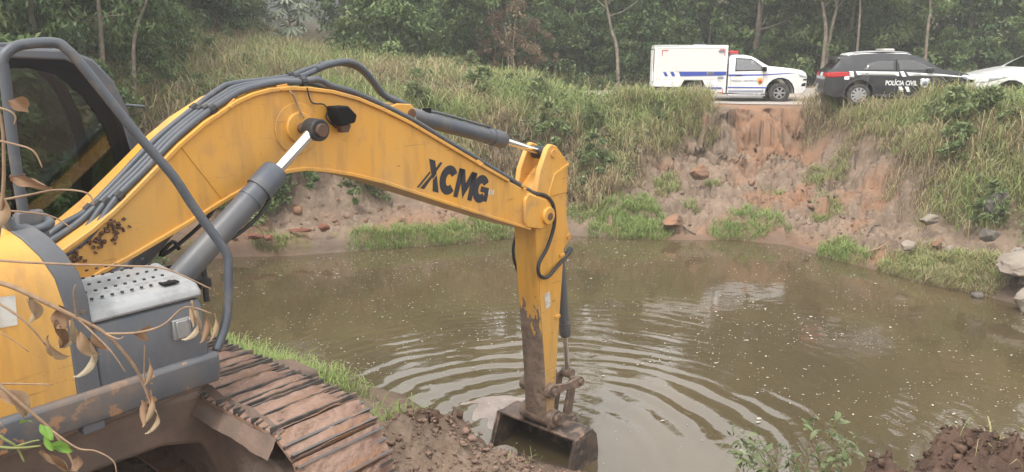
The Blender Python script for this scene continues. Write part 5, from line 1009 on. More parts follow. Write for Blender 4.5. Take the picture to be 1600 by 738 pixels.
def trunk_mesh(name, H, r0, cl, rnd, lean=.6, nb=9, pts=None):
    mb = MB(); 
    if pts is None:
        pts = [Vector((lean*math.sin(1.7*t+rnd.random())*t, lean*math.cos(2.3*t)*t-.0*lean, H*t)) for t in [i/8 for i in range(9)]]; pts[0] = Vector((0,0,-.3))
    n_ = len(pts); mb.tube(pts, [r0*(1-.8*i/(n_-1)) for i in range(n_)], 9)
    for c in rnd.sample(cl, min(nb, len(cl))):
        c = Vector(c); j = min(range(n_), key=lambda i: abs(pts[i].z-(c.z-.8))); p = pts[j]; mid = (p+c)/2+Vector((0,0,-.15)); rr0 = r0*.45*(1-.7*j/n_)
        mb.tube(spline([p, mid, c], 3), [rr0*(1-.12*i) for i in range(7)], 6)
    return mb
def leafy(name, n_, box, mask, seed, hgt, L_, W_, tint, label, m='leafweed'):
    x, y, r = scatter(n_, *box, mask, seed); k = 7; cx = np.repeat(x, k); cy_ = np.repeat(y, k); a = r.uniform(0, 6.283, len(cx)); q = r.uniform(.02, .16, len(cx)); hz = np.repeat(hgt(x, y), k)*r.uniform(.35, 1.1, len(cx))
    C = np.stack([cx+q*np.cos(a), cy_+q*np.sin(a), np.repeat(terrain(x, y), k)+hz], -1); N_ = np.stack([np.cos(a), np.sin(a), .3+0*a], -1)*2.2
    V, F, t = leafcloud(C, N_, L_, W_, np.clip(np.repeat(tint+r.normal(0, .18, len(x)), k)+r.normal(0, .1, len(cx)), 0, 1), r, .2); return link(name, np_mesh(name, V, F, {'tint': t}), M[m], kind='stuff', label=label)
mkl = lambda x, y: FARL(x, y)*sstep(1.8, 2.8, pond_d(x, y))*(1-ROCKY(x, y))*offroad(x, y)*sstep(.42, .62, fbm(x*.6+20, y*.6, 3, 222))
leafy('weed_leaves', 5200, (-16, 6.2, 20, 37), mkl, 201, hfL, .2, .055, .55, 'broad-leaved weeds mixed through the tall grass of the far bank')
mkl2 = lambda x, y: FARL(x, y)*sstep(1.0, 2.0, pond_d(x, y))*(1-ROCKY(x, y))*(y < road_c(x)-4)*sstep(.5, .66, fbm(x*.7+40, y*.7, 3, 232))
leafy('creeper_leaves', 2600, (7, 19, 14, 26), mkl2, 211, hfR, .14, .05, .45, 'leafy creepers mixed through the grass below the black car')
PROTO = {}
def proto(key, trunkmat, leafm, H, rad, z0, ncl, per, L_, W_, t0, r0, seed, **k):
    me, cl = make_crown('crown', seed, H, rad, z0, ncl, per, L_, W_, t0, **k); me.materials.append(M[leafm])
    rnd = random.Random(seed); mb = trunk_mesh('trunk', H*.82, r0, cl, rnd, lean=.5*rad/3); tm_ = bpy.data.meshes.new('trunk'); tm_.from_pydata(mb.v, [], mb.f); tm_.materials.append(M[trunkmat])
    for p in tm_.polygons: p.use_smooth = True
    PROTO[key] = (tm_, me)
proto('broad', 'bark', 'leaf', 11, 3.2, 1.6, 70, 130, .30, .13, .5, .17, 1)
proto('dense', 'barkdark', 'leaf', 10, 2.9, .6, 85, 130, .26, .11, .4, .16, 2)
proto('light', 'bark', 'leaf', 9, 2.5, 1.0, 60, 115, .28, .13, .66, .12, 3)
proto('tall', 'barkdark', 'leaf', 17, 3.6, 3.5, 85, 130, .32, .14, .45, .24, 4)
proto('droopy', 'bark', 'leaf', 8.5, 2.7, 2.2, 70, 120, .27, .08, .5, .12, 5, droop=1.0)
proto('bush', 'barkdark', 'leaf', 3.6, 1.9, .1, 48, 120, .22, .10, .55, .06, 6, top=.55)
proto('bushdark', 'barkdark', 'leaf', 4.4, 2.1, .1, 55, 130, .21, .095, .4, .06, 7, top=.55)
proto('dry', 'stem', 'leafdry', 4.2, 1.5, .4, 30, 55, .17, .07, .45, .05, 8)
proto('slim', 'bark', 'leaf', 12, 1.7, 4.5, 34, 100, .24, .10, .5, .11, 9)
proto('vine', 'barkdark', 'leaf', 6.5, 1.5, .1, 60, 120, .27, .135, .5, .09, 10, top=.5)
def tree(key, x, y, s, label, group=None, name='tree', cat='tree', rz=None, sz=None, dz=-.1):
    o = empty(name, (x, y, gz(x, y)+dz), random.uniform(0, 6.28) if rz is None else rz, label, cat, group); o.scale = (s, s, sz or s)
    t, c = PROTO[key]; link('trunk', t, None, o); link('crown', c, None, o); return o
LM = [(-60,'beyond the left frame edge'),(40,'over the left end of the cab roof'),(110,'over the middle of the cab roof'),(180,'over the cab roof hatch'),(240,'beside the bare trunk right of the cab'),(300,'right of the bare trunk by the cab'),(350,'above the lower boom'),(400,'at the left of the misty gap'),(480,'inside the misty gap'),(545,'by the thick trunk at the misty gap'),(600,'above the corrugated hose'),(660,'above the arm cylinder base'),(720,'above the arm cylinder barrel'),(775,'left of the forked pale tree'),(830,'right of the forked pale tree'),(880,'above the arm tip'),(930,'left of the leaning pale tree'),(975,'at the leaning pale tree'),(1018,'left of the pickup'),(1060,'over the rear of the pickup box'),(1100,'over the middle of the pickup box'),(1140,'over the front of the pickup box'),(1185,'over the pickup cab'),(1225,'over the pickup windscreen'),(1265,'over the pickup bonnet'),(1310,'by the twin pale trunks'),(1350,'over the rear of the black car'),(1395,'over the light bar of the black car'),(1440,'over the windscreen of the black car'),(1480,'over the bonnet of the black car'),(1515,'where the two cars meet nose to nose'),(1560,'over the white car bonnet'),(1605,'over the white car windscreen'),(9999,'beyond the right frame edge')]
def landmark(x, y): px_ = 800+1200*x/(y*.98+.3); return next(t for m_, t in LM if px_ < m_)
GB = 'trees of the forest edge behind the road'; rnd = random.Random(11)
LBL = {'broad':'broad-crowned tree','dense':'dense dark tree','light':'light green tree','tall':'tall dark tree','droopy':'drooping tree','slim':'slim pale-trunked tree','vine':'vine-covered narrow tree'}
GAP = lambda x, y: -.335 < x/y < -.205
cnt = 0
for row, (y0, step, keys) in enumerate(((38.6, 2.7, ['dense','broad','light','vine','droopy','light']),(44.0, 3.0, ['broad','dense','light','tall','slim','dense']),(51, 4.2, ['tall','broad','dense','tall']))):
    x = -34 if row else -24
    while x < (34 if row == 0 else 46):
        yy = y0+rnd.uniform(-1.1, 1.1)+.0*x; xx = x+rnd.uniform(-.8, .8)
        if not GAP(xx, yy) and not (row == 0 and xx/yy < -.1 and False):
            k = rnd.choice(keys); 
            if xx > 12 and rnd.random() < .5: k = rnd.choice(['dense','droopy','vine','tall'])
            s_ = rnd.uniform(.82, 1.12)*(1.22 if xx > 13 else .85 if xx < 9 else 1.0)*(.72 if k == 'tall' and xx < 11 else 1)
            tree(k, xx, yy, s_, ('front','middle','rear')[row]+' row '+LBL[k]+' '+landmark(xx, yy), GB)
        x += step*rnd.uniform(.8, 1.2)
# forest-floor bushes
BUSHL = {'bush':'leafy green bush','bushdark':'dark bush','dry':'dry brown shrub'}
x = -22
while x < 31:
    yy = 36.4 + rnd.uniform(-.6, 1.0) - .13*max(0, x-8); xx = x
    if not GAP(xx, yy) or rnd.random() < .3:
        k = rnd.choice(['bush','bushdark','bush','bushdark','bush']); tree(k, xx, yy, rnd.uniform(.6, 1.05), BUSHL[k]+' '+landmark(xx, yy), 'bushes at the foot of the forest', 'bush', 'bush')
    x += rnd.uniform(1.3, 2.3)
x = -30
while x < 36:
    yy = 41.3+rnd.uniform(-.8, .8)
    if not GAP(x, yy): tree(rnd.choice(['bushdark','bush','bushdark']), x, yy, rnd.uniform(1.0, 1.5), 'bush in the shade between the forest trunks '+landmark(x, yy), 'bushes in the shade of the forest', 'bush', 'bush')
    x += rnd.uniform(1.7, 2.5)
# misty hill behind the gap
for i in range(84):
    yy = 60+50*(i//12)/7+rnd.uniform(-3, 3); xx = yy*(-.44+.34*((i % 12)+rnd.random())/12); k = rnd.choice(['tall','broad','dense']); tree(k, xx, yy, rnd.uniform(.9, 1.3), 'pale tree fading into the haze on the far slope in the forest gap', 'trees on the hazy far slope')
# particular trees one can pick out
def tall_tree(pts, r0, label, crown=('tall', 1), bark='bark', seed=1, cz=0, group=None):
    b = Vector(pts[0]); o = empty('tree', b, 0, label, 'tree', group); rel = [Vector(p)-b for p in pts]; rel[0].z -= .4
    mb = MB(); s_ = spline(rel, 5); r0 *= .75; mb.tube(s_, [r0*(1-.55*i/(len(s_)-1)) for i in range(len(s_))], 10)
    rr_ = random.Random(seed)
    for k in range(4): p = s_[int(len(s_)*(.6+.1*k))-1]; e_ = p+Vector((rr_.uniform(-1.5,1.5), rr_.uniform(-1,1), rr_.uniform(.6,1.8))); mb.tube(spline([p, (p+e_)/2+Vector((0,0,-.1)), e_],3), [r0*.3]*3+[r0*.2]*4, 6)
    mb.build('trunk', M[bark], o, smooth='all'); c = link('crown', PROTO[crown[0]][1], None, o); c.scale = (crown[1],)*3; c.location = rel[-1]+Vector((0, 0, cz)); return o
def wp(px, py, Yd): u = (px-800)/1200; v = (369-py)/1200; c_, s_ = math.cos(R(13.77)), math.sin(R(13.77)); k = Yd/(c_+v*s_); return (u*k, Yd, 5+(v*c_-s_)*k)
def tt(pix, Yd, r0, label, **k):
    P = [wp(a, b, Yd) for a, b in pix]; g = gz(P[0][0], Yd); P[0] = (P[0][0], Yd, g) if P[0][2] > g+.05 else P[0]
    d = Vector(P[-1])-Vector(P[-2]); P.append(tuple(Vector(P[-1])+d.normalized()*3.0)); return tall_tree(P, r0, label, **k)
tt([(968,98),(964,78),(956,50),(950,20),(946,0)], 34.6, .11, 'slender pale leaning tree with bare trunk left of the white pickup', crown=('slim',.8), cz=-6, seed=2)
tt([(797,90),(792,60),(783,35),(775,20)], 34.9, .07, 'thin forked pale tree above the dry brown shrub', crown=('light',.7), cz=-4, seed=3); tt([(800,90),(797,50),(793,10)], 35.0, .05, 'thin straight stem beside the forked pale tree', crown=('light',.6), cz=-3.5, seed=4)
tt([(1283,104),(1290,60),(1287,20),(1284,0)], 34.6, .13, 'pale trunk standing between the pickup and the black car, straighter of two', crown=('broad',.7), cz=-4, seed=5); tt([(1288,104),(1296,60),(1305,20),(1308,0)], 34.8, .12, 'pale trunk leaning right beside the straighter one between the two police vehicles', crown=('broad',.7), cz=-4, seed=6)
tt([(1342,70),(1343,30),(1344,0)], 34.2, .08, 'thin straight trunk behind the rear of the black car', crown=('broad',.7), cz=-4, seed=7); tt([(1451,70),(1450,40),(1454,20),(1453,0)], 33.6, .09, 'wavy thin trunk above the bonnet of the black car', crown=('dense',.7), cz=-4, seed=8)
tt([(540,60),(540,30),(537,0)], 41, .36, 'thick pale trunk at the right edge of the misty forest gap', crown=('broad',.8), cz=-5, seed=9)
tt([(470,62),(468,30),(475,0)], 60, .2, 'faint trunk in the misty forest gap', crown=('tall',.7), cz=-3, seed=10)
# dry shrub, big pale bush
for px_, Yd, s_, l in ((805,34.6,.95,'dry brown shrub in front of the forked pale tree'),(770,35.2,.75,'lower dry brown shrub left of the forked pale tree'),(835,35.4,.7,'small straw-coloured shrub right of the forked pale tree')): p = wp(px_, 110, Yd); tree('dry', p[0], Yd, s_, l, None, 'shrub', 'shrub')
p = wp(600, 100, 32); tree('bush', p[0], 32, 1.15, 'large rounded olive bush above the corrugated hose', None, 'bush', 'bush'); p = wp(655, 110, 33); tree('bushdark', p[0], 33, .8, 'dark bush right of the large olive bush', None, 'bush', 'bush')
p = wp(345, 90, 34); tree('bush', p[0], 34, 1.0, 'grey-green bush left of the misty gap', None, 'bush', 'bush'); p = wp(300, 80, 33); tree('droopy', p[0], 33, .75, 'slender drooping tree left of the misty gap', None)
# left-hand trees behind the cab
LT = [(40,22,'droopy',1.0),(120,24,'dense',.95),(-60,20,'droopy',1.05),(180,26,'droopy',.9),(250,29,'dense',.85),(0,27,'tall',.8),(90,29,'tall',.8),(-140,23,'dense',1.0),(160,21.5,'droopy',.8),(290,33,'broad',.9),(225,34,'tall',.75)]
LL = ['drooping tree behind the left end of the cab roof','dense tree directly behind the cab','drooping tree at the left frame edge','drooping tree above the front pillar of the cab','dense tree right of the thin bare trunk','tall tree far behind the left of the cab','tall tree far behind the middle of the cab','dense tree beyond the left frame edge','small drooping tree over the cab hatch','broad tree at the left side of the tall grass','tall tree behind the thin bare trunk']
for (px_, Yd, k, s_), l in zip(LT, LL): p = wp(px_, 160, Yd); tree(k, p[0], Yd, s_, l, 'trees behind the cab')
for px_, Yd, k, s_, l in ((70,21,'bushdark',.7,'dark bush seen through the cab windows'),(160,20.5,'bush',.55,'leafy bush just right of the cab pillar'),(230,23,'bushdark',.6,'dark bush at the foot of the bare trunk'),(20,19,'bush',.6,'leafy bush seen low through the cab window'),(265,26,'bushdark',.7,'dark bush where the tall grass meets the trees')): p = wp(px_, 170, Yd); tree(k, p[0], Yd, s_, l, 'bushes behind the cab', 'bush', 'bush')
tt([(212,166),(210,120),(209,70),(216,35),(226,10),(235,-20)], 21.8, .075, 'bare thin trunk standing right of the cab', crown=('droopy',.6), cz=-3.2, seed=12)
tt([(60,110),(55,60),(48,20),(50,-10)], 20.5, .12, 'thick shaded trunk behind the cab roof', crown=('droopy',.8), cz=-3.4, seed=13, bark='barkdark')
tt([(285,200),(245,110),(215,60)], 24.0, .05, 'thin dead stem leaning left behind the boom', crown=('dry',.3), cz=-.5, seed=14)
for xx, yy, k, s_, l in ((-6.6,9.4,'bush',.62,'leafy bush on the far side of the cab, nearest to it'),(-8.2,8.6,'bush',.75,'leafy bush far left behind the cab glass'),(-8.4,11.6,'bushdark',.8,'dark bush behind the cab glass'),(-10.5,9.5,'dense',.6,'dense small tree behind the cab glass'),(-10.8,13.5,'broad',.75,'broad tree behind the cab glass'),(-7.6,13.6,'bush',.6,'leafy bush behind the cab pillar')): tree(k, xx, yy, s_, l, 'greenery seen through the cab glass', 'bush' if k[:4] == 'bush' else 'tree', 'bush' if k[:4] == 'bush' else 'tree')
# leafy shrubs under the boom on the far bank
for px_, py_, z_, k, s_, l in ((400,335,.75,'bush',.5,'leafy shrub on the far bank seen under the boom'),(365,330,.8,'bush',.6,'leafy shrub beside the boom cylinder on the far bank'),(450,290,1.4,'bush',.45,'small leafy shrub above the clay ledge')):
    u = (px_-800)/1200; v = (369-py_)/1200; c_, s1 = math.cos(R(13.77)), math.sin(R(13.77)); kk = (z_-5)/(v*c_-s1); tree(k, u*kk, (c_+v*s1)*kk, s_, l, None, 'shrub', 'shrub')
# small shrubs and leafy clumps that break up the grass
M['leafshrub'] = leafmat('shrub_leaves', [(0,(.06,.09,.03)),(.4,(.12,.165,.06)),(.75,(.19,.235,.09)),(1,(.27,.29,.16))], .5, .28, spec=.4)
proto('clump', 'greenstem', 'leafshrub', 1.15, .62, .05, 26, 42, .15, .05, .5, .015, 31, top=.6)
proto('clump_wide', 'greenstem', 'leafshrub', .85, .8, .05, 28, 42, .17, .06, .65, .015, 32, top=.6)
proto('clump_dry', 'stem', 'leafdry', 1.2, .55, .1, 18, 28, .14, .03, .45, .015, 33, top=.6)
CL = {'clump':'leafy green shrub','clump_wide':'spreading light green shrub','clump_dry':'dry brown weed clump'}; rc = random.Random(77); seen = {}
spots = []
while len(spots) < 64:
    xx, yy = (rc.uniform(-13, 5), rc.uniform(19.5, 34)) if rc.random() < .68 else (rc.uniform(9, 15), rc.uniform(15, 24.5))
    d_ = float(pond_d(np.array([xx]), np.array([yy]))[0]); ry_ = float(ROCKY(np.array([xx]), np.array([yy]))[0]); rd_ = abs(yy-float(road_c(xx)))
    if (xx > 8 and yy > 22.0) or d_ < 1.6 or ry_ > .25 or (xx > .5 and rd_ < 5.4) or not FARL(xx, yy) or any(math.hypot(xx-a, yy-b) < .8 for a, b in spots): continue
    spots.append((xx, yy)); k = rc.choice(['clump','clump','clump_wide','clump_wide','clump_dry']); z_ = gz(xx, yy); py_ = 'high' if z_ > 3.0 else 'midway' if z_ > 1.9 else 'low'
    l = CL[k]+' '+py_+' on bank '+landmark(xx, yy).replace('over the', 'below the').replace('above the','beyond the'); seen[l] = seen.get(l, 0)+1
    if seen[l] > 1: l = ['','second ','third ','fourth ','fifth ','sixth ','seventh '][seen[l]-1]+l
    tree(k, xx, yy, rc.uniform(.6, 1.25), l, 'shrubs scattered over the grassy banks', 'shrub', 'shrub', dz=.0)
# ---- broad-leaved weeds: every long leaf its own part
def lanceolate(name, L_, W_, bend, m, fold=.18):
    V, F = [], []; n_ = 7
    for i in range(n_):
        t = i/(n_-1); w = W_/2*math.sin(math.pi*min(1, t*.92+.06))**.8; a = bend*t; xx = L_*(math.sin(a)/bend if bend else t); zz = -L_*(1-math.cos(a))/bend if bend else 0
        V += [(xx, -w, zz+fold*w), (xx, 0, zz), (xx, w, zz+fold*w)]
    for i in range(n_-1): F += [(i*3, i*3+1, i*3+4, i*3+3), (i*3+1, i*3+2, i*3+5, i*3+4)]
    me = np_mesh(name, V, F, {'tint': np.full(len(V), random.uniform(.3, .9))}, True); me.materials.append(M[m]); return me
WL = [lanceolate('leaf', .34, .075, b_, 'leafweed') for b_ in (.5, .9, 1.3)]
def weed(x, y, H, nl, label, group, s_=1, lean=.15, leaves=WL, name='weed', cat='weed', dz=0):
    o = empty(name, (x, y, gz(x, y)-.05+dz), random.uniform(0, 6.28), label, cat, group)
    mb = MB(); top_ = Vector((lean*H, 0, H)); st_ = spline([(0,0,0), (lean*H*.3, 0, H*.5), top_], 5); mb.tube(st_, [.012*s_*(1-.06*i) for i in range(len(st_))], 6); mb.build('stem', M['greenstem'], o, smooth='all')
    for k in range(nl):
        t = .3+.7*k/(nl-1); p = st_[min(len(st_)-1, int(t*(len(st_)-1)))]; l = link('leaf', random.choice(leaves), None, o); l.location = p; sc_ = s_*(1.15-.5*t)*random.uniform(.8, 1.15); l.scale = (sc_,)*3
        l.rotation_euler = (random.uniform(-.3, .3), -(.2+.9*t*random.uniform(.5, 1)), k*2.4+random.uniform(-.4, .4))
    return o
WLAB = ['tallest broad-leaved weed, standing up out of the big clump on the far bank','weed on the left of the tallest one in the big clump','weed touching the tallest one on its right in the big clump','weed at the left side of the big clump','leftmost weed of the big clump','weed at the right side of the big clump','weed standing just left of the big clump','low weed in front of the tallest one','low weed at the front left of the big clump','pale weed halfway between the big clump and the pickup','pale weed just left of the one halfway to the pickup','small weed right of the big clump','weed in the grass above the arm cylinder collar','taller weed above the arm cylinder rod','weed in the grass above the arm cylinder barrel','weed just above the arm cylinder base','low weed above the arm cylinder barrel','weed where the corrugated hose comes down','low weed on the slope left of the slip','weed above the low one left of the slip','low weed behind the arm cylinder rod','weed on the slope right above the arm tip','weed by the arm cylinder collar, lower of two','weed on the slope between the arm and the slip','weed on the slope over the arm tip','weed below the misty gap','weed left of the misty gap','lowest weed, on the slope right of the arm tip']
WG = 'tall broad-leaved weeds in the grass on the far bank'
for i, (px_, py_, z_, H) in enumerate([(880,150,3.3,1.5),(862,150,3.3,1.25),(895,152,3.3,1.3),(848,155,3.2,1.2),(835,158,3.2,1.1),(910,155,3.2,1.0),(820,160,3.2,1.0),(872,165,3.1,1.1),(855,170,3.0,1.0),(978,160,3.2,.9),(965,165,3.1,.8),(940,160,3.2,.75),(770,158,3.2,.9),(795,150,3.2,.8),(690,158,3.1,.8),(650,165,3.1,.9),(705,170,3.1,.7),(610,170,3.1,.9),(1000,225,2.4,.45),(995,200,2.7,.5),(730,235,2.2,.5),(885,180,2.9,.7),(740,170,3.0,.7),(930,180,2.9,.6),(840,190,2.8,.6),(450,80,4.2,.9),(400,90,4.0,.9),(880,215,2.5,.5)]):
    u = (px_-800)/1200; v = (369-py_)/1200; c_, s1 = math.cos(R(13.77)), math.sin(R(13.77)); kk = (z_-5)/(v*c_-s1); xx, yy = u*kk, (c_+v*s1)*kk
    weed(xx, min(yy, 33), H, 9 if H > .7 else 7, WLAB[i], WG)
# pale big-leaved plant in front of the misty gap
def palmate(name):
    V, F = [(0,0,0)], []
    for k in range(8):
        a = 2*math.pi*k/8+.2; L_ = .62; w = .16
        i = len(V); ca, sa = math.cos(a), math.sin(a)
        for t, q in ((.45, 1), (.8, .9), (1.0, 0)):
            for s_ in ((-1, 1) if q else (0,)): V.append((ca*L_*t-sa*w*q*s_*.5, sa*L_*t+ca*w*q*s_*.5, -.45*(t**2)*L_))
        F += [(0, i, i+1, i+1)[:3], (i, i+2, i+3), (i, i+3, i+1), (i+2, i+4, i+3)]
    me = np_mesh(name, V, F, {'tint': np.full(len(V), random.uniform(.2, .9))}); me.materials.append(M['leafpale']); return me
PL = [palmate('leaf') for _ in range(3)]
o = empty('young_tree', (*wp(452, 68, 36)[:2], 3.9), 0, 'young tree with large pale drooping leaves in front of the misty gap', 'tree'); o.location.z = gz(o.location.x, 36)
mb = MB(); mb.tube(spline([(0,0,-.2),(.1,0,1.3),(-.05,0,2.6)],4), .04, 7); mb.build('trunk', M['bark'], o, smooth='all')
for k in range(24):
    t = random.uniform(.35, 1); a = k*2.4; l = link('leaf', random.choice(PL), None, o); q = random.uniform(.25, .95); l.location = (q*math.cos(a), q*math.sin(a), 2.75*t+.15); l.rotation_euler = (random.uniform(-.5, .5), random.uniform(.1, .5), a); l.scale = (random.uniform(.65, 1.0),)*3
# green shrub in the lower right, each leaf a part
SL = []
for b_, tq in ((.4,.55),(.7,.75),(1.0,.95)):
    me = lanceolate('leaf', .085, .034, b_, 'leafweed', .25); me.attributes['tint'].data.foreach_set('value', np.full(21, tq-.1, np.float32)); SL.append(me)
sx_, sy_ = 2.8, 6.5; o = empty('green_shrub', (sx_, sy_, gz(sx_, sy_)-.05), 0, 'small leafy shrub growing at the near water edge beside the soil mound', 'shrub'); rs = random.Random(5); stems = []
zb_ = o.location.z
for k in range(22):
    a = rs.uniform(-.75, .75); e_ = Vector((math.sin(a)*1.15+rs.uniform(-.1, .1), rs.uniform(-.25, .25), (1.12 if abs(a) < .3 else .98)*math.cos(a)*rs.uniform(.55, 1.0))); s0 = Vector((rs.uniform(-.08,.08), rs.uniform(-.05,.05), 0)); stems.append(spline([s0, s0*.5+e_*.5+Vector((-.06*math.sin(a), rs.uniform(-.05,.05), .02)), e_], 6))
    mb = MB(); mb.tube(stems[-1], [.007*(1-.06*i) for i in range(len(stems[-1]))], 5); mb.build('stem', M['stem'] if k % 2 else M['greenstem'], o, smooth='all')
for k in range(298):
    st_ = rs.choice(stems); p = st_[rs.randrange(4, len(st_))]; l = link('leaf', rs.choice(SL), None, o); l.location = p+Vector((rs.uniform(-.05,.05), rs.uniform(-.05,.05), rs.uniform(-.05,.05))); l.rotation_euler = (rs.uniform(-.6,.6), rs.uniform(-.9,1.0), rs.uniform(0,6.28)); l.scale = (rs.uniform(.8,1.5),)*3

_c = np.array([tuple(rs.choice(st_)[:]) if False else tuple(st_[rs.randrange(3, len(st_))]) for st_ in [rs.choice(stems) for _ in range(620)]])+np.random.default_rng(9).normal(0, .035, (620, 3)); _r = np.random.default_rng(10)
_V, _F, _t = leafcloud(_c, _r.normal(0, 1, (620, 3)), .065, .024, _r.uniform(.2, .8, 620), _r, .1); link('leaves', np_mesh('leaves', _V, _F, {'tint': _t}), M['leafweed'], o, kind='stuff')
M['mudclod2'] = mat('pinkish_clods', (.25, .17, .13), .93, spec=.2, noise=[(3, (.16,.105,.08), .4, .65)], bump=(20, .6, .03))
M['slab'] = mat('wet_slab', (.26, .215, .19), .6, noise=[(3, (.19, .15, .13), .4, .65), (14, (.34, .3, .27), .55, .75)], bump=(10, .5, .04))
# ================================================================ rocks, clods, dead branch, haze
def rock(name, loc, dims, m, label, seed, cat='rock', rz=0, tilt=(0, 0), rough=.28, group=None, sub=4):
    bm = bmesh.new(); bmesh.ops.create_icosphere(bm, subdivisions=sub, radius=1); r_ = random.Random(seed); pl = [(Vector((r_.gauss(0,1), r_.gauss(0,1), r_.gauss(0,.8))).normalized(), r_.uniform(.55,.9)) for _ in range(11)]
    from mathutils import noise as mn
    for v in bm.verts:
        p = v.co.copy()
        for nn, dd in pl:
            q = p.dot(nn)
            if q > dd: p -= nn*(q-dd)*.92
        p += p.normalized()*(mn.fractal(p*2.2+Vector((seed*3.1,0,0)), 1, 2, 4)*rough*.35); v.co = Vector((p.x*dims[0]/2, p.y*dims[1]/2, p.z*dims[2]/2))
    me = bpy.data.meshes.new(name); bm.to_mesh(me); bm.free()
    for p in me.polygons: p.use_smooth = True
    sharp(me, R(32)); o = link(name, me, M[m]); o.location = loc; o.rotation_euler = (tilt[0], tilt[1], rz); return props(o, label, cat, group)
rock('rock', (10.62,14.95,.80), (1.75,1.3,.42), 'rockpale', 'large flat pale slab, topmost rock at the right waterline', 1, rz=.2, tilt=(.1,-.12))
rock('rock', (10.35,14.35,.10), (1.25,1.0,.80), 'rockpale', 'big pale boulder at the waterline below the flat slab', 2, rz=.5)
rock('rock', (10.9,14.75,.42), (1.3,1.0,.42), 'rock', 'brown rock wedged between the slab and the boulder', 3)
rock('rock', (9.68,17.40,1.12), (.55,.35,.28), 'rockpale', 'single grey stone half buried in the grass bank', 4, rz=.2)
rock('rock', (9.08,17.0,.62), (.42,.3,.22), 'rockpale', 'white-edged stone above the creeping plants', 5, tilt=(.3,-.3))
rock('rock', (9.70,16.95,.66), (.24,.2,.26), 'clay', 'pinkish stone, left of a close pair on the bank', 6)
rock('rock', (9.86,16.72,.58), (.26,.2,.22), 'rockpale', 'pinkish stone, lower of a close pair on the bank', 7)
rock('rock', (10.55,16.5,.98), (.42,.3,.36), 'rockdark', 'dark angular stone in the shaded gully above the slab', 8)
rock('rock', (11.05,17.2,1.55), (.6,.45,.6), 'rockdark', 'grey outcrop in the grass near the right frame edge', 9, rough=.5)
rock('rock', (9.62,15.12,.03), (.3,.24,.16), 'rockdark', 'small dark wet stone at the water edge left of the boulder', 10)
rock('rock', (10.72,15.75,.8), (.32,.26,.2), 'rock', 'small stone behind the flat slab', 11)
rock('rock', (10.35,13.2,-.03), (.8,.5,.16), 'rock', 'flat rock just breaking the water surface at right', 12)
rock('rock_slab', (-.42,9.85,-.085), (2.5,2.3,.235), 'slab', 'pale flat slab awash at the water edge beside the bucket', 21, rz=.5, rough=.12)
rock('rock', (-.1,8.62,.12), (.34,.3,.26), 'rock', 'rounded stone lying in the mouth of the bucket', 22)
rock('clay_lump', (5.55,22.5,1.42), (.75,.5,.45), 'clay', 'large orange clay lump in the middle of the slip', 23, 'lump', rz=.4)
rock('clay_lump', (6.85,21.7,1.25), (.26,.22,.2), 'clay', 'small orange lump right of the large clay lump', 24, 'lump')
rock('clay_lump', (4.35,20.35,.42), (.8,.55,.42), 'clay', 'orange clay block at the foot of the slip', 25, 'lump', rz=.8)
rock('earth_lump', (-6.25,18.25,.52), (.42,.3,.2), 'brick_red', 'dark red broken lump on the clay ledge, leftmost', 31, 'lump')
rock('earth_lump', (-5.95,18.2,.50), (.3,.22,.16), 'brick_red', 'dark red lump touching the leftmost one on the clay ledge', 32, 'lump')
rock('earth_lump', (-5.3,18.75,.55), (.7,.16,.1), 'brick_red', 'long flat red-brown slab lying on the clay ledge', 33, 'lump')
rock('earth_lump', (-4.75,18.85,.60), (.32,.26,.22), 'brick_red', 'upright red-brown lump on the clay ledge', 34, 'lump')
# loose rubble and clods
def lumps(name, x, y, s, m, seed, label, sd=0):
    r_ = np.random.default_rng(seed); bm = bmesh.new(); bmesh.ops.create_icosphere(bm, subdivisions=1, radius=1) if sd else bmesh.ops.create_cube(bm, size=1.5); bv = np.array([v.co[:] for v in bm.verts]); bmesh.ops.triangulate(bm, faces=bm.faces[:]); bf = np.array([[v.index for v in f.verts] for f in bm.faces]); bm.free()
    n_ = len(x); z = terrain(x, y); sc_ = s[:, None, None]*r_.uniform(.6, 1.25, (n_, 1, 3))*np.array([1,1,.75]); V = bv[None]*sc_*r_.uniform(.55, 1.3, (n_, len(bv), 1)); a = r_.uniform(0, 6.28, n_); ca, sa = np.cos(a)[:, None], np.sin(a)[:, None]
    X_ = V[..., 0]*ca-V[..., 1]*sa; Y_2 = V[..., 0]*sa+V[..., 1]*ca; P_ = np.stack([X_+x[:, None], Y_2+y[:, None], V[..., 2]+z[:, None]+s[:, None]*.08], -1).reshape(-1, 3); F = (bf[None]+(np.arange(n_)*len(bv))[:, None, None]).reshape(-1, 3)
    return link(name, np_mesh(name, P_, F), M[m], kind='stuff', label=label)
r = np.random.default_rng(61)
mkr = lambda a, b: ROCKY(a, b)*sstep(.1, .5, pond_d(a, b))*sstep(5.0, 4.2, pond_d(a, b))*sstep(.35, .6, fbm(a*.9, b*.9, 3, 88))
x, y, _ = scatter(2200, 3, 10, 18, 25.5, mkr, 62); lumps('rubble', x, y, r.gamma(1.2, .014, len(x))+.006, 'mudclod', 63, 'brown rubble strewn over the eroded slip')
x, y, _ = scatter(1600, 3, 9, 18, 25.5, mkr, 64); lumps('clay_rubble', x, y, r.gamma(1.4, .014, len(x))+.008, 'clay', 65, 'orange clay crumbs on the eroded slip')
x, y, _ = scatter(420, -7, 0, 17.8, 21, lambda a, b: sstep(.1, .3, pond_d(a, b))*sstep(2.2, 1.6, pond_d(a, b)), 66); lumps('ledge_rubble', x, y, r.gamma(1.6, .018, len(x))+.01, 'clay', 67, 'crumbs of clay on the left ledge')
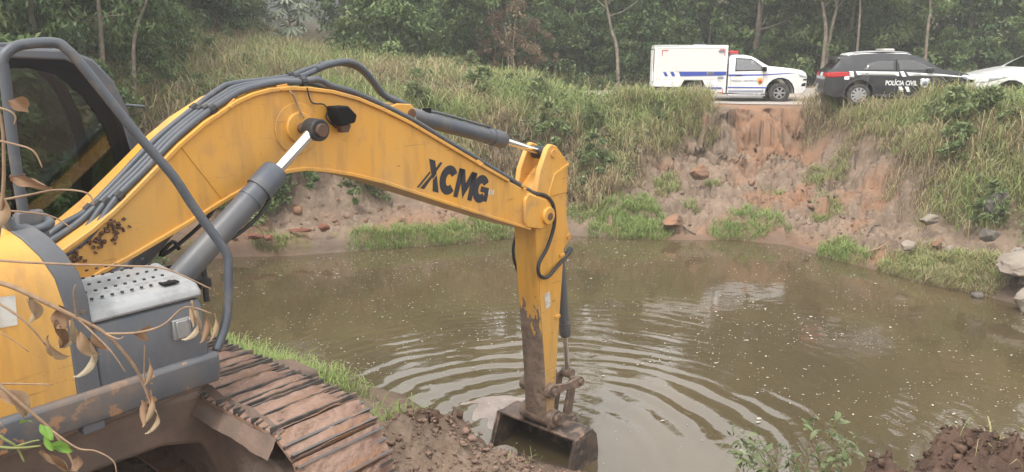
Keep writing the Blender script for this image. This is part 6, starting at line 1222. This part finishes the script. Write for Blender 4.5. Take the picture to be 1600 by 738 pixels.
x, y, _ = scatter(14000, -1.7, .9, 4.8, 8.3, lambda a, b: .8*np.exp(-((a+.5)**2+(b-6.0)**2)/1.1)+.15, 68); lumps('soil_clods', x, y, r.gamma(1.2, .0065, len(x))+.003, 'mudclod2', 69, 'crumbly soil heaped between the track and the bucket')
x, y, _ = scatter(22000, 1.9, 5, 3.4, 6.2, lambda a, b: np.exp(-((a-3.35)**2+(b-4.75)**2)/1.0), 70); lumps('mound_clods', x, y, r.gamma(1.2, .0052, len(x))+.002, 'soil', 71, 'dark clods on the soil mound in the lower right')
x, y, _ = scatter(900, -1.2, -.3, 5.8, 6.7, lambda a, b: np.exp(-((a+.72)**2+(b-6.2)**2)/.12), 72); lumps('turf_clods', x, y, r.gamma(1.3, .008, len(x))+.004, 'soil', 73, 'dark turf clods at the top of the heap')
# sticks on the bank
def stick(pts, r0, label, m='stem', name='stick'):
    mb = MB(); s_ = spline(pts, 4); mb.tube(s_, [r0*(1-.5*i/len(s_)) for i in range(len(s_))], 7); o = mb.build(name, M[m], smooth='all'); return props(o, label, 'stick')
g = lambda x, y, d=.03: (x, y, gz(x, y)+d)
stick([g(8.35,17.65), g(8.65,17.55,.1), g(9.0,17.75,.12)], .03, 'crooked pale stick lying on the right bank')
stick([g(8.5,18.2), g(8.8,18.3,.08), g(9.1,18.6,.15)], .025, 'dark root lying above the crooked stick', 'barkdark')
stick([g(4.95,20.2,.02), g(4.85,20.5,.12), g(4.7,20.85,.08)], .03, 'short dark stick leaning on the clay blocks', 'barkdark')
# ---- dead branch close to the camera at the left
def W_(px, py, Yd): return Vector(wp(px, py, Yd))
DB = empty('dead_branch', W_(-60, 430, 2.0), 0, 'dead branch with curled dry leaves hanging in front of the machine', 'branch'); db0 = DB.location.copy()
def twig(pix, r0, par, m='stem', o0=None):
    P_ = [W_(a, b, c)-o0 for a, b, c in pix]; s_ = spline(P_, 5); mb = MB(); mb.tube(s_, [r0*(1-.55*i/len(s_)) for i in range(len(s_))], 7); return mb.build('twig', M[m], par, smooth='all')
T_ = [([(-60,430,2.0),(10,445,2.0),(65,470,2.0),(120,497,2.02),(165,522,2.04),(205,565,2.06),(226,605,2.08),(238,640,2.08)], .0075), ([(-60,400,1.98),(10,408,1.98),(100,413,2.0),(200,416,2.02),(260,421,2.04),(330,452,2.06)], .004), ([(-60,440,1.9),(30,495,1.9),(72,540,1.92)], .004), ([(-60,325,2.05),(40,306,2.05),(90,297,2.05),(136,302,2.06),(147,322,2.06)], .004), ([(-60,325,2.05),(30,331,2.05),(80,338,2.05),(112,357,2.05)], .0035), ([(-50,600,1.95),(20,600,1.95),(82,601,1.96)], .0035), ([(-50,560,1.9),(0,602,1.9),(40,637,1.9),(82,674,1.92),(110,715,1.92),(128,760,1.92)], .006), ([(165,522,2.04),(215,520,2.06),(255,508,2.08),(290,480,2.1),(330,490,2.1)], .004), ([(120,497,2.02),(170,545,2.0),(197,583,2.0)], .003), ([(226,605,2.08),(225,585,2.1),(226,540,2.1)], .003), ([(120,497,2.02),(115,460,2.0),(118,445,2.0)], .003), ([(165,522,2.04),(185,530,2.0),(193,526,2.0)], .003), ([(-40,160,2.0),(10,172,2.0),(24,182,2.0),(22,195,2.0)], .0035), ([(-30,215,1.95),(20,225,1.95),(52,236,1.95),(66,262,1.95)], .0035), ([(-12,430,2.0),(2,330,2.0),(6,260,2.0),(0,180,2.0),(-30,130,2.0)], .006), ([(80,672,1.92),(120,700,1.9),(150,705,1.9),(178,722,1.9),(182,750,1.9)], .003), ([(-60,505,1.95),(0,520,1.95),(45,550,1.95)], .0025), ([(300,470,2.1),(306,500,2.1),(318,528,2.1)], .003)]
for pix, r0 in T_: twig(pix, r0, DB, 'stem', db0)
mb = MB(); mb.tube(spline([W_(-60,430,2.0)-db0, Vector((-.45,-.1,-.3)), Vector((-.7,-.1,-.8)), Vector((-.75,-.1,gz(-2.2,1.9)-db0.z-.2))], 4), .014, 8); mb.build('branch_stem', M['stem'], DB, smooth='all')
M['deadleaf'] = leafmat('dead_leaf', [(0,(.16,.085,.05)),(.4,(.27,.17,.1)),(.7,(.36,.27,.17)),(1,(.42,.37,.27))], .75, .2)
def deadleaf(L_, W1, curl, bend, tint, m='deadleaf', wav=.15):
    nu, nv = 12, 7; V, F, T = [], [], []
    for i in range(nu):
        t = i/(nu-1); w = W1*math.sin(math.pi*min(1, .05+t*.95))**.75; a = bend*t; cx_ = L_*(math.sin(a)/bend); cz_ = -L_*(1-math.cos(a))/bend
        for j in range(nv):
            q = (j/(nv-1)-.5)*2; th_ = curl*q*(.6+.4*t); rad_ = w/2/max(.2, abs(curl)) ; V.append((cx_+math.sin(a)*rad_*(1-math.cos(th_)), rad_*math.sin(th_)+wav*.02*math.sin(9*t+q*4), cz_+math.cos(a)*rad_*(1-math.cos(th_))+wav*.03*math.sin(7*t+3*q))); T.append(min(1, max(0, tint+.25*(t-.5)+.12*math.sin(5*q+t*6))))
    for i in range(nu-1):
        for j in range(nv-1): F.append((i*nv+j, i*nv+j+1, (i+1)*nv+j+1, (i+1)*nv+j))
    me = np_mesh('leaf', V, F, {'tint': T}, True); me.materials.append(M[m]); return me
DL = [deadleaf(.085,.06,1.5,1.2,.5), deadleaf(.10,.055,2.2,.8,.35), deadleaf(.12,.05,1.8,1.6,.7), deadleaf(.07,.06,1.0,2.2,.25), deadleaf(.11,.045,2.6,.6,.55)]
for px_, py_, Yd, v_, rx_, ry_, rz_, s_ in [(45,465,2.0,0,.5,1.2,.3,1.0),(95,478,2.02,3,.2,1.0,2.2,1.1),(85,500,2.0,1,1.0,1.3,.5,1.0),(75,525,2.0,0,-.4,1.5,3.6,1.1),(110,500,2.02,2,.4,1.35,.2,.95),(125,515,2.02,0,.9,1.0,5.3,1.1),(135,530,2.03,2,.3,1.15,.5,1.15),(145,505,2.03,1,.6,1.5,4.0,.9),(210,520,2.06,3,1.4,.3,.4,1.0),(232,560,2.08,4,.2,1.5,1.0,.75),(305,485,2.1,2,.2,1.25,.2,.95),(322,495,2.1,1,.8,1.35,2.0,.8),(335,490,2.1,4,.1,1.5,.8,.75),(300,470,2.1,4,.4,1.4,2.5,.7),(235,610,2.08,4,.3,1.55,1.0,.95),(222,625,2.08,1,.8,1.6,2.6,.8),(242,640,2.08,2,.2,1.2,.9,.7),(-5,610,1.9,0,.4,.5,.1,1.3),(62,705,1.9,4,1.2,.9,.6,1.1),(120,712,1.9,3,.2,1.2,1.6,.7),(15,278,2.0,1,1.3,.25,-.1,1.0),(12,160,2.0,3,1.2,.1,.0,.9),(-2,300,2.0,0,.4,1.4,1.6,1.3)]:
    l = link('leaf', DL[v_], None, DB); l.location = W_(px_, py_, Yd)-db0; l.rotation_euler = (rx_, ry_, rz_); l.scale = (s_,)*3
GT = empty('green_twig', W_(-60, 640, 1.85), 0, 'green twig with fresh leaves low in front of the machine skirt', 'twig'); gt0 = GT.location.copy()
for pix, r0 in (([(-60,640,1.85),(0,682,1.85),(25,698,1.86),(38,722,1.86)], .005), ([(-60,690,1.85),(15,700,1.85),(64,697,1.86)], .005), ([(25,698,1.86),(50,690,1.86),(62,688,1.86)], .003)): twig(pix, r0, GT, 'greenstem', gt0)
M['freshleaf'] = leafmat('fresh_leaf', [(0,(.08,.16,.02)),(.5,(.15,.28,.04)),(1,(.22,.36,.07))], .45, .35)
FLf = [deadleaf(.06,.03,.5,.6,.4,'freshleaf',.05), deadleaf(.05,.028,.4,1.0,.7,'freshleaf',.05)]
for px_, py_, v_, rx_, ry_, rz_, s_ in [(62,664,0,.4,.3,-.6,1),(50,660,1,.6,-.2,2.6,.9),(70,675,0,.9,.6,-1.0,1),(75,695,1,.8,.1,.1,1.1),(85,698,0,1.0,.2,-.2,.8)]:
    l = link('leaf', FLf[v_], None, GT); l.location = W_(px_, py_, 1.86)-gt0; l.rotation_euler = (rx_, ry_, rz_); l.scale = (s_,)*3
# small plants by the near water edge
NWL = ['leafy weed on the near bank, farthest along the track','leafy weed on the near bank, second farthest along the track','leafy weed on the near bank beside the middle of the track','leafy weed beside the front of the track','leafy weed between the track front and the soil heap']
for i, (xx, yy, H) in enumerate([(-3.3,10.2,.5),(-2.6,9.9,.45),(-1.9,8.9,.4),(-1.5,7.9,.35),(-1.2,7.4,.35)]): weed(xx, yy, H, 8, NWL[i], 'small weeds on the near bank', .33, .3)
# ---- haze: one closed box of thin pale air
hm = bpy.data.materials.new('haze'); hm.use_nodes = True; n = hm.node_tree; n.nodes.clear(); ho = n.nodes.new('ShaderNodeOutputMaterial'); pv = n.nodes.new('ShaderNodeVolumePrincipled')
pv.inputs['Color'].default_value = (.93, .94, .96, 1); pv.inputs['Density'].default_value = .0021; pv.inputs['Anisotropy'].default_value = .2; n.links.new(pv.outputs[0], ho.inputs['Volume'])
mb = MB(); mb.box((0, 60, 23.5), (420, 300, 51)); mb.build('haze', hm, kind='stuff', label='thin pale smoke haze hanging over the pond and forest')

sm = bpy.data.materials.new('smoke'); sm.use_nodes = True; n = sm.node_tree; n.nodes.clear(); ho = n.nodes.new('ShaderNodeOutputMaterial'); pv = n.nodes.new('ShaderNodeVolumePrincipled')
pv.inputs['Color'].default_value = (.9, .93, .97, 1); pv.inputs['Density'].default_value = .034; n.links.new(pv.outputs[0], ho.inputs['Volume'])
bm = bmesh.new(); bmesh.ops.create_icosphere(bm, subdivisions=4, radius=1)
for v in bm.verts: v.co = Vector((v.co.x*9, v.co.y*13, v.co.z*9))
me = bpy.data.meshes.new('smoke'); bm.to_mesh(me); bm.free(); o = link('smoke', me, sm, None, kind='stuff', label='pale smoke drifting in the gap of the forest'); o.location = (-15.5, 57, 10)
